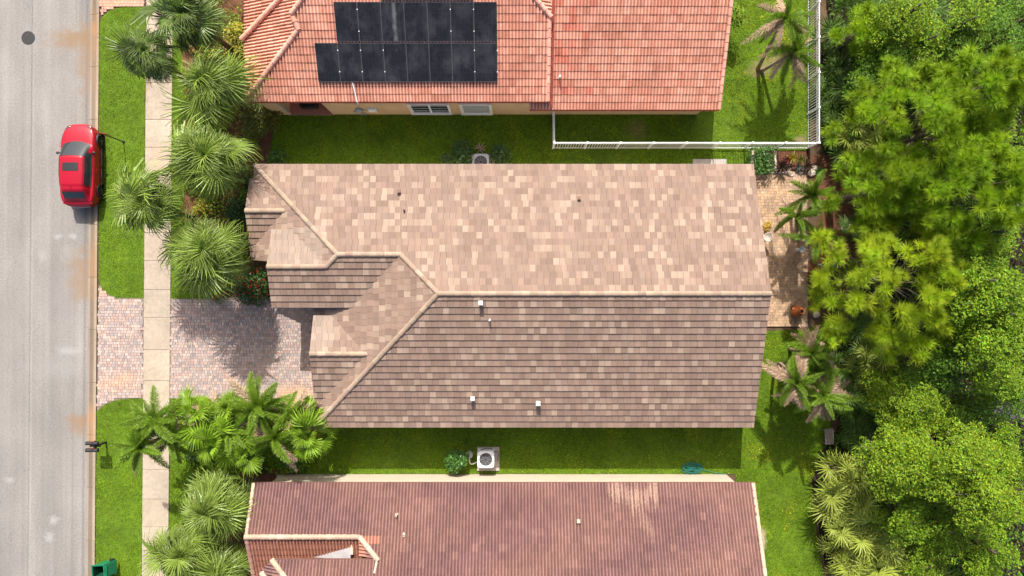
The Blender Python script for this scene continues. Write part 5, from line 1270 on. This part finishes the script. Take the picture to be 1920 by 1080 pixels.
for px, py, z, n, s, lab in ((372, 772, 3.2, 14, .95, 'bright fan palm with three upright fans against the driveway edge'), (432, 768, 3.0, 11, .85, 'bright fan palm between the two feather palms by the driveway'), (410, 832, 3.3, 14, 1.0, 'bright fan palm nearest the sidewalk in the lower front bed'), (462, 848, 2.9, 13, .9, 'bright fan palm low in the middle of the lower front bed'),
                            (578, 816, 3.0, 17, 1.05, 'bright fan palm in front of the wall corner by the shaded lawn'), (590, 775, 2.0, 10, .8, 'small bright fan palm at the pale roof corner')):
    fan_palm('fan_palm', px, py, z, lab, n, BRIGHT, s, 75, -20, r0=.08, group='bright fan palms', cat='palm tree')
fox_palm('feather_palm', [(292, 786, 4.5), (268, 836, 4.4), (322, 818, 3.9)], 'triple trunk feather palm with drooping fronds over the sidewalk', (366, 782), dead=2, scale=.95, n=8)
fox_palm('feather_palm', [(484, 760, 3.6)], 'green feather palm with fronds reaching onto the driveway', (521, 768), dead=2, scale=1.05, n=11)
fox_palm('feather_palm', [(516, 820, 3.4), (548, 786, 3.0)], 'feather palm with several brown dead fronds beside the roof corner', (540, 812), dead=6, scale=.95, n=8)
fox_palm('feather_palm', [(438, 806, 3.2), (404, 790, 2.8)], 'feather palm hidden among the bright fan palms', (470, 808), dead=3, scale=.85, n=8)
# back yards
fox_palm('feather_palm', [(1470, 34, 4.2), (1488, 98, 3.1)], 'twin trunk feather palm with browned fronds inside the white fence', (1420, 131), dead=7, scale=.98, n=4)
fox_palm('feather_palm', [(1520, 364, 3.0)], 'feather palm with crossed green fronds over the top of the patio', (1480, 385), dead=2, scale=1.0, n=5)
fox_palm('feather_palm', [(1492, 405, 2.9)], 'feather palm leaning over the roof edge beside the birdbath', (1500, 420), dead=3, scale=.85, n=4)
fox_palm('feather_palm', [(1527, 446, 3.1)], 'feather palm whose shadow falls on the patio centre', (1496, 446), dead=4, scale=.9, n=5)
fox_palm('feather_palm', [(1518, 660, 3.3)], 'windburnt feather palm just below the patio corner', (1480, 655), dead=7, scale=.9, n=4)
fox_palm('feather_palm', [(1490, 716, 4.0), (1526, 694, 3.2)], 'windburnt feather palm with a curved yellow trunk beside the pale roof', (1455, 688), dead=9, scale=.9, n=5, bend=(-.15, .5))
fox_palm('feather_palm', [(1540, 742, 3.6)], 'windburnt feather palm nearest the woodland with pale hanging fronds', (1500, 720), dead=10, scale=.95, n=5)

# ------------------------------------------------------------------ shrubs and bed plants
shrub(478, 214, 1.5, 1.25, 'rounded olive green bush at the porch of the coral roofed house', 'shrub_olive', .12, 9, 120)
shrub(437, 58, 1.6, .85, 'yellow leaved bush along the left edge of the coral roof', 'shrub_yellow', .11, 8, 120)
shrub(450, 92, 1.4, .6, 'yellow leaved bush at the foot of the tall palm trunk', 'shrub_yellow', .11, 7, 120)
shrub(385, 185, .8, .7, 'low yellowish bush under the palm at the coral roof corner', 'shrub_olive', .10, 6, 110)
shrub(515, 292, .7, .62, 'small bright green bush in the sunlit patch of lawn', 'shrub_green', .10, 6, 120)
shrub(372, 388, 1.0, .62, 'yellow leaved bush between the sidewalk palms', 'shrub_yellow', .11, 7, 110)
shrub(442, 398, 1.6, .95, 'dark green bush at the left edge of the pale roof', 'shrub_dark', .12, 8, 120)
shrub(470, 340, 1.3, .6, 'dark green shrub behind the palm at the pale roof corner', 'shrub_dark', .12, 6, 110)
shrub(462, 532, 1.3, 1.25, 'dark bush dotted with red flowers at the driveway corner', 'shrub_dark', .11, 11, 130, flowers=('flower_red', 90))
shrub(405, 560, .6, .35, 'small flowering plant spilling onto the driveway', 'shrub_dark', .09, 5, 110, flowers=('flower_red', 18))
rosette(392, 533, .5, 17, .85, .10, 'agave', 'blue grey agave below the palm at the driveway', 'agave')
shrub(853, 868, 1.3, .74, 'bright green bush beside the white topped air conditioner', 'shrub_green', .13, 9, 120)
shrub(866, 283, 1.1, .80, 'dark green bush to the left of the grey air conditioner', 'shrub_dark', .11, 8, 130)
shrub(838, 296, .7, .48, 'low dark shrub against the roof edge left of the grey air conditioner', 'shrub_dark', .10, 6, 120)
shrub(938, 288, .9, .72, 'dark loose shrub to the right of the grey air conditioner', 'shrub_dark', .11, 8, 110)
rosette(901, 278, .3, 11, .42, .05, 'fox_dead', 'dry orange brown tuft above the grey air conditioner', 'dry_plant')
def hedge():
    c = W(1430, 300, .8); root = empty('clipped_hedge', (c.x, c.y, LZ), 'clipped square green hedge below the white fence', 'hedge')
    mb = MB(); crown_leaves(mb, [(c.x + dx, c.y + dy, .6, .36, .42) for dx in (-.38, 0, .36) for dy in (-.42, 0, .40)], 170, .10, .25, .08, -.6); mb.obj('foliage', M['shrub_green'], root)
    st = MB()
    for dx in (-.3, .3):
        for dy in (-.3, .3): st.add(tube([(c.x + dx, c.y + dy, LZ - .03), (c.x + dx, c.y + dy, .6)], .025, 5))
    st.obj('stem', M['bark'], root)
hedge()
rosette(1465, 313, .35, 16, .62, .10, 'bromeliad_dark', 'dark purple bromeliad beside the hedge', 'bromeliad', group='bromeliads')
rosette(1485, 297, .4, 12, .45, .08, 'shrub_yellow', 'yellow green bromeliad under the fence', 'bromeliad', group='bromeliads')
rosette(1512, 312, .3, 14, .48, .07, 'bromeliad_dark', 'small dark bromeliad near the pale rocks', 'bromeliad', group='bromeliads')
rosette(1496, 315, .25, 12, .36, .06, 'agave', 'small blue grey rosette in front of the brown fence bed', 'bromeliad', group='bromeliads')
rosette(1472, 300, .3, 14, .42, .07, 'bromeliad_red', 'rusty red bromeliad in the fence bed beside the hedge', 'bromeliad', group='bromeliads')
rosette(1500, 300, .35, 14, .42, .07, 'shrub_olive', 'olive bromeliad in the fence bed below the white rail', 'bromeliad', group='bromeliads')
rosette(1533, 322, .3, 12, .4, .07, 'shrub_green', 'green rosette at the top end of the patio', 'bromeliad', group='bromeliads')
rosette(1522, 512, .4, 18, .52, .09, 'bromeliad_red', 'deep red bromeliad at the patio edge', 'bromeliad', group='bromeliads')
rosette(1548, 502, .5, 12, .68, .14, 'agave', 'broad leaved blue grey agave beside the deep red bromeliad', 'agave')
rosette(1535, 535, .35, 16, .5, .07, 'shrub_olive', 'olive rosette below the red bromeliad', 'bromeliad', group='bromeliads')
rosette(1527, 553, .35, 14, .46, .06, 'shrub_yellow', 'yellow edged rosette by the patio above the chiminea', 'bromeliad', group='bromeliads')
rosette(1553, 480, .4, 14, .5, .06, 'bromeliad_red', 'rust red bromeliad under the patio palm', 'bromeliad', group='bromeliads')
rosette(1600, 420, .4, 16, .8, .06, 'fox_dead', 'withered brown grassy plant in the mulch under the pines', 'dry_plant')
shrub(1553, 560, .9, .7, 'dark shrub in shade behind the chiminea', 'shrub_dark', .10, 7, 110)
shrub(1575, 572, .9, .55, 'green shrub at the edge of the yellow pine', 'shrub_green', .10, 6, 100)
shrub(1441, 424, .35, .34, 'low yellow flowering plant beside the birdbath', 'shrub_yellow', .06, 5, 150, flowers=('flower_yellow', 40))
shrub(1385, 20, 2.2, .75, 'yellowish bush at the right end of the coral roof', 'oak_lime', .12, 7, 110)
shrub(545, 870, .7, .8, 'low green shrub along the cream wall footing', 'shrub_green', .11, 7, 110)
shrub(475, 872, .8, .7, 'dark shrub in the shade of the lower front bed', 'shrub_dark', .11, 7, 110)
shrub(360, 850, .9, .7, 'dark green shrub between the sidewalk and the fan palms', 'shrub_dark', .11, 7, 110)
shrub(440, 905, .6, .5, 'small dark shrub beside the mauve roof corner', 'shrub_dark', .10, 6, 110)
shrub(502, 770, 1.0, .7, 'green shrub below the driveway feather palm', 'shrub_green', .11, 7, 110)
shrub(560, 760, .5, .55, 'low yellow plants along the driveway edge', 'shrub_yellow', .09, 6, 120)

# ------------------------------------------------------------------ the woodland
pine_tree(1782, 235, 9.0, 3.4, 'large bright green pine with a bare grey trunk leaning from the patio end', 'pine', 84, base=(1571, 322), depth=2.6, tr=.22, gap=(3.55, .42, .62))
pine_tree(1728, 528, 8.4, 3.45, 'yellow green pine behind the patio', 'pine_yellow', 60, base=(1556, 520), depth=2.8)
pine_tree(1870, 340, 9.5, 2.4, 'green pine at the right edge between two larger pines', 'pine', 40, depth=2.2)
pine_tree(1642, 38, 4.6, 1.1, 'small yellowish pine top beyond the fence', 'pine', 14, depth=1.6)
pine_tree(1690, 345, 7.2, 2.2, 'shaded lower pine bough mass between the bright and the yellow pine', 'pine', 34, depth=1.6)
pine_tree(1900, 140, 9.5, 1.7, 'pine crown cut off by the right edge below the dark hollow', 'pine', 24, depth=1.8)
broad_tree(1888, 525, 8.5, 2.5, 'dense green leafy tree at the right edge beside the yellow pine', 'oak', 30, .17, 55, depth=2.4)
broad_tree(1905, 660, 7.8, 2.2, 'leafy tree at the right edge below the yellow pine', 'oak', 24, .17, 50, depth=2.4)
broad_tree(1795, 690, 5.6, 2.0, 'shaded dark leafy tree beneath the yellow pine', 'dark_tree', 20, .15, 50, depth=2.0)
broad_tree(1745, 775, 6.0, 1.75, 'small leaved yellow green tree left of the dark hollow', 'oak_lime', 22, .13, 70, depth=2.0)
broad_tree(1725, 888, 6.8, 2.0, 'bright lime green oak with a dense round crown', 'oak_lime', 24, .15, 70, depth=2.0)
broad_tree(1840, 890, 7.4, 2.5, 'largest bright oak in the lower woodland', 'oak_lime', 34, .15, 65, depth=2.4)
broad_tree(1895, 950, 7.6, 1.9, 'bright oak at the right edge of the lower woodland', 'oak_lime', 22, .15, 65, depth=2.0)
broad_tree(1730, 990, 5.0, 1.8, 'mid green leafy tree behind the sunny palmettos', 'oak', 20, .15, 60, depth=1.8)
broad_tree(1805, 1010, 4.6, 1.9, 'loose green leafy tree at the lower edge of the woodland', 'oak', 20, .15, 50, depth=1.8)
broad_tree(1890, 1050, 5.2, 2.0, 'green leafy tree in the lower right corner', 'oak', 22, .16, 55, depth=2.0)
broad_tree(1760, 1075, 4.0, 1.3, 'low yellowish tree at the bottom edge of the woodland', 'oak_lime', 14, .13, 55, depth=1.2)
broad_tree(1700, 100, 5.5, 1.7, 'dark leafy tree beyond the fence at the top', 'dark_tree', 18, .16, 50, depth=2.0)
broad_tree(1775, 55, 6.4, 1.9, 'light leafed tree near the top edge of the woodland', 'oak', 20, .16, 45, depth=2.2)
broad_tree(1850, 20, 7.0, 1.9, 'leafy tree at the top edge near the right corner', 'oak', 20, .17, 45, depth=2.2)
broad_tree(1745, -5, 7.2, 1.6, 'leafy tree cut off by the top edge', 'oak_lime', 16, .15, 45, depth=2.0)
broad_tree(1815, 110, 5.2, 1.5, 'green tree in the gap above the large pine', 'oak', 14, .16, 45, depth=2.0)
broad_tree(1640, 140, 3.2, 1.0, 'low dark bush like tree among the palmettos beyond the fence', 'dark_tree', 10, .13, 60, depth=1.0, lobe=(.4, .7))
broad_tree(1625, 215, 3.0, .8, 'small glossy green tree between the palmettos and the large pine', 'dark_tree', 9, .13, 60, depth=1.0, lobe=(.35, .6))
broad_tree(1680, 690, 3.0, 1.0, 'low yellow green tree under the edge of the yellow pine', 'oak', 10, .12, 60, depth=1.0, lobe=(.4, .7))
broad_tree(1862, 775, 3.6, 1.3, 'shaded low tree beside the dark sandy hollow', 'dark_tree', 12, .15, 40, depth=1.4)
broad_tree(1690, 955, 3.2, .9, 'small shaded tree behind the palmetto bank', 'dark_tree', 9, .12, 60, depth=1.0, lobe=(.35, .6))
broad_tree(1645, 500, 4.8, 1.0, 'shaded pale bough under the yellow pine near the patio', 'oak', 10, .13, 50, depth=1.2, lobe=(.35, .6))

broad_tree(1905, 60, 7.4, 2.0, 'dark green tree in the top right corner of the view', 'dark_tree', 22, .16, 50, depth=2.2)
broad_tree(1880, 215, 7.0, 1.9, 'shaded leafy tree against the right edge behind the large pine', 'oak', 20, .16, 50, depth=2.2)
broad_tree(1690, 30, 4.8, 1.5, 'shaded green tree between the small pine top and the top edge', 'dark_tree', 16, .15, 50, depth=1.6)
broad_tree(1820, 445, 6.4, 1.9, 'dark leafy tree in the gap between the bright pine and the yellow pine', 'oak', 20, .15, 50, depth=2.0)
broad_tree(1850, 620, 6.6, 1.7, 'green leafy tree wedged right of the yellow pine tip', 'oak', 18, .15, 50, depth=2.0)
broad_tree(1905, 430, 8.0, 1.6, 'pale green leafy tree at the right edge halfway up', 'oak', 16, .15, 50, depth=2.0)
broad_tree(1800, 780, 4.4, 1.2, 'dark tree on the left rim of the sandy hollow', 'dark_tree', 12, .14, 50, depth=1.4)
broad_tree(1665, 1060, 2.6, .8, 'low green bush tree among the bottom palmettos', 'oak', 8, .12, 55, depth=.8)
broad_tree(1910, 835, 4.0, .9, 'low green tree right of the dark hollow', 'oak', 9, .14, 50, depth=1.0)

broad_tree(1985, 110, 8.0, 2.2, 'tree mostly outside the right edge below the top right corner', 'oak', 22, .16, 50, depth=2.4)
broad_tree(1950, 300, 8.0, 2.0, 'green tree mostly outside the right edge beside the large pine', 'oak', 20, .16, 50, depth=2.4)
broad_tree(1950, 20, 6.5, 1.8, 'dark tree mostly outside the top right corner', 'dark_tree', 18, .16, 50, depth=2.0)
broad_tree(1930, 900, 6.5, 1.6, 'lime oak mostly outside the right edge in the lower woodland', 'oak_lime', 16, .15, 55, depth=2.0)
broad_tree(1940, 760, 3.6, 1.2, 'low dark tree at the right edge beyond the sandy hollow', 'dark_tree', 10, .14, 45, depth=1.2)

broad_tree(1925, 590, 8.0, 2.0, 'fresh green tree mostly outside the right edge beside the yellow pine', 'oak', 22, .16, 50, depth=2.2)
broad_tree(1912, 720, 5.0, 1.3, 'low fresh green tree above the sandy hollow at the right edge', 'oak', 14, .15, 50, depth=1.4)
broad_tree(1870, 480, 6.5, 1.6, 'fresh green tree tucked between the yellow pine and the right edge', 'oak', 16, .15, 50, depth=1.8)

def palmettos(poly, n, label, meshes, group, zr=(.5, 1.1), s=(.85, 1.2), seed=1, gap=.55):
    r = random.Random(seed); pl = PX(*poly); xs = [p[0] for p in pl]; yy = [p[1] for p in pl]; got = []
    tries = 0
    while len(got) < n and tries < 6000:
        tries += 1; x, y = r.uniform(min(xs), max(xs)), r.uniform(min(yy), max(yy))
        if inside(np.array([x]), np.array([y]), pl)[0] and all((x - a) ** 2 + (y - b) ** 2 > gap * gap for a, b in got): got.append((x, y))
    ya, yb = min(g[1] for g in got), max(g[1] for g in got)
    for x, y in got:
        z = r.uniform(*zr); root = empty('saw_palmetto', (x, y, LZ), label + (' near the upper end', ' around the middle', ' near the lower end')[min(2, int(3 * (yb - y) / (yb - ya + 1e-6)))], 'palmetto', group)
        MB().add(tube([(x, y, LZ - .03), (x + .05, y, z)], [.07, .05], 6)).obj('stem', M['palm_bark'], root)
        sc = r.uniform(*s)
        for k in range(7): put_frond(r.choice(meshes), root, Vector((x, y, z)), k * 2.4 + r.uniform(-.4, .4), R(r.uniform(12, 78)), sc * r.uniform(.8, 1.15), r.uniform(-.5, .5))
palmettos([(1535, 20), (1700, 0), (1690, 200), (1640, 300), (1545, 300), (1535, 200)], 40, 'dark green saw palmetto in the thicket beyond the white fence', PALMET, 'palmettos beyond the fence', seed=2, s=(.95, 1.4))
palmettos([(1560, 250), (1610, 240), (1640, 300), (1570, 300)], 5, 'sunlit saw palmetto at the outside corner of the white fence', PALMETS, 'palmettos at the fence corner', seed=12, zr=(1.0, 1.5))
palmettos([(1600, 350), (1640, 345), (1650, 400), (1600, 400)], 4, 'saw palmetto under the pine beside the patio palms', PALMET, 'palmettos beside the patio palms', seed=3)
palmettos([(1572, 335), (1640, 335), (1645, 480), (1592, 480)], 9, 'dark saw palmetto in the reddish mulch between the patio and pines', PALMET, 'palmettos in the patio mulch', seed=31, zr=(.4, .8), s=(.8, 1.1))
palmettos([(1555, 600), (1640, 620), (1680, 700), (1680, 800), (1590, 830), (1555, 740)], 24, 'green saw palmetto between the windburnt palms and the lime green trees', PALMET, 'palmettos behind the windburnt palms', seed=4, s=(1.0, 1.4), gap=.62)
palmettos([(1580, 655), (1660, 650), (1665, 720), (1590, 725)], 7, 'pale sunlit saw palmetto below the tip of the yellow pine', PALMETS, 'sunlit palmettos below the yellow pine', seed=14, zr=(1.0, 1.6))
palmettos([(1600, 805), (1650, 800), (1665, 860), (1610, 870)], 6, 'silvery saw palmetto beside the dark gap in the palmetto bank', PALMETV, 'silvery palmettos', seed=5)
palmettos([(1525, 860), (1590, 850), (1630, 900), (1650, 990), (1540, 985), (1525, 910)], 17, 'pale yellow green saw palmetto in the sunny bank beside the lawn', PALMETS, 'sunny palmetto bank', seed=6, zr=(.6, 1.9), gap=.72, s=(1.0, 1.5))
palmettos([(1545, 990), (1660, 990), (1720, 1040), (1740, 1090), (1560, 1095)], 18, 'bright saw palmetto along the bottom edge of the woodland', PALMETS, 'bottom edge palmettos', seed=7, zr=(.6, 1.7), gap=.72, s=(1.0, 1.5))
palmettos([(1700, 1), (1800, 60), (1760, 200), (1700, 200)], 8, 'shaded saw palmetto under the leafy trees at the top', PALMET, 'shaded palmettos', seed=8)

# undergrowth that nobody could count
ug = MB(); n = 70000
xx = rng.uniform(16.6, 31, n); yv = rng.uniform(-19, 19, n); k = inside(xx, yv, FLOOR) & (rng.random(n) < .55 + .45 * smooth_noise(xx, yv, 5, 1.6)) ; xx, yv = xx[k], yv[k]; n = len(xx)
scatter(ug, LEAFQ, np.stack([xx, yv, rng.uniform(.12, .9, n) ** 1.5 + LZ], 1), rotz(rng.uniform(0, 6.28, n)) @ roty(rng.normal(0, .6, n)), rng.uniform(.10, .24, n)[:, None], leaf_tints(n, .35, .15))
o = ug.obj('undergrowth', M['dark_tree']); tag(o, 'dark leafy undergrowth on the woodland floor', 'undergrowth', kind='stuff')

gc = MB(); n = 70000
BEDP = PX((348, -250), (455, -250), (458, 60), (478, 200), (500, 215), (480, 300), (470, 520), (420, 550), (395, 520), (345, 440), (352, 320), (345, 180)); BEDQ = PX((345, 760), (590, 752), (585, 870), (540, 885), (470, 880), (400, 905), (350, 900))
xx = rng.uniform(-18.5, -10.5, n); yv = rng.uniform(-11.5, 17, n); k = inside(xx, yv, BEDP) | inside(xx, yv, BEDQ); k &= rng.random(n) < .35 + .6 * smooth_noise(xx, yv, 21, 2.0); xx, yv = xx[k], yv[k]; n = len(xx)
scatter(gc, LEAFQ, np.stack([xx, yv, rng.uniform(.04, .45, n) + LZ], 1), rotz(rng.uniform(0, 6.28, n)) @ roty(rng.normal(0, .6, n)), rng.uniform(.09, .20, n)[:, None], leaf_tints(n, .3, .2))
o = gc.obj('bed_ground_cover', M['oak']); tag(o, 'dark leafy ground cover under the street side palms', 'ground cover', kind='stuff')

# ------------------------------------------------------------------ grass
def grass():
    n = 620000; x = rng.uniform(-23.1, 18.2, n); y = rng.uniform(-17.2, 17.2, n); k = np.zeros(n, dtype=bool)
    for p in LAWNS: k |= inside(x, y, p)
    bed = [PX((345, -250), (600, -250), (520, 215), (505, 300), (480, 330), (478, 520), (415, 557), (395, 520), (340, 440), (352, 320), (345, 180)), PX((350, 1002), (400, 905), (470, 880), (560, 880), (540, 905), (470, 1000), (480, 1500), (330, 1500)),
           PX((1508, 292), (1580, 285), (1680, 300), (1650, 420), (1630, 560), (1590, 600), (1545, 590), (1513, 560), (1512, 470), (1540, 400), (1512, 330)), PX((1395, 320), (1515, 320), (1515, 615), (1395, 615)), PX((1400, 280), (1512, 280), (1512, 325), (1400, 325)), [(-1.95, -10.08), (-.66, -10.08), (-.66, -8.7), (-1.95, -8.7)], [(-2.27, 6.2), (-1.13, 6.2), (-1.13, 7.33), (-2.27, 7.33)], PX((1296, 297), (1363, 297), (1363, 314), (1296, 314))]
    for b in bed: k &= ~inside(x, y, b)
    for (x0, x1, y0, y1) in ((-12.7, 11.9, -6.65, 5.9), (-13.1, 10.3, 9.53, 18), (-12.8, 11.8, -18, -10.18)): k &= ~((x > x0) & (x < x1) & (y > y0) & (y < y1))
    k &= ~inside(x, y, FLOOR)
    dens = .80 + .5 * smooth_noise(x, y, 11, 1.1) + .3 * smooth_noise(x, y, 12, 5.0)
    for px, py, rx, ry in ((1192, 243, 26, 22), (1448, 120, 26, 24), (1500, 262, 16, 12), (1428, 1010, 10, 20), (1420, 130, 22, 18)):
        c = W(px, py); dens = np.where(((x - c.x) / (rx / 34)) ** 2 + ((y - c.y) / (ry / 34)) ** 2 < 1, dens * .18, dens)
    k &= rng.random(n) < dens
    x, y = x[k], y[k]; n = len(x)
    x = x + rng.normal(0, .03, n); y = y + rng.normal(0, .03, n)
    a = rng.uniform(0, 6.283, n); l = rng.uniform(.05, .12, n); h = rng.uniform(.015, .06, n); w = rng.uniform(.009, .019, n)
    V = np.empty((n, 3, 3), dtype=np.float32); ca, sa = np.cos(a), np.sin(a)
    V[:, 0] = np.stack([x - sa * w, y + ca * w, np.full(n, LZ - .012)], 1); V[:, 1] = np.stack([x + sa * w, y - ca * w, np.full(n, LZ - .012)], 1); V[:, 2] = np.stack([x + ca * l, y + sa * l, LZ + h], 1)
    t = leaf_tints(n, .42, .10); b = (1 + .18 * smooth_noise(x, y, 13, .7) + .16 * smooth_noise(x, y, 14, 3.2))[:, None]
    mow = (1 + .06 * np.sign(np.sin(x * 5.2 + .25 * np.sin(y * .7))) * (x < -18.7))[:, None]; t = t * mow
    dry = (np.clip(.5 * smooth_noise(x, y, 15, 1.7) - .10, 0, 1) + .9 * np.clip(smooth_noise(x, y, 16, 6.0) - .75, 0, 1))[:, None]
    back = (np.clip((x + 14) / 6, 0, 1))[:, None] * .5 + .5
    t = t * b * (1 + dry * back * (1 + .8 * (x > 9.5)[:, None]) * np.array([[1.5, .55, 2.0]]))
    mb = MB(); mb.add((V.reshape(-1, 3), np.arange(n * 3).reshape(n, 3)), t); o = mb.obj('grass', M['grass']); tag(o, 'short mown green grass on the lawns', 'grass', kind='stuff')
grass()
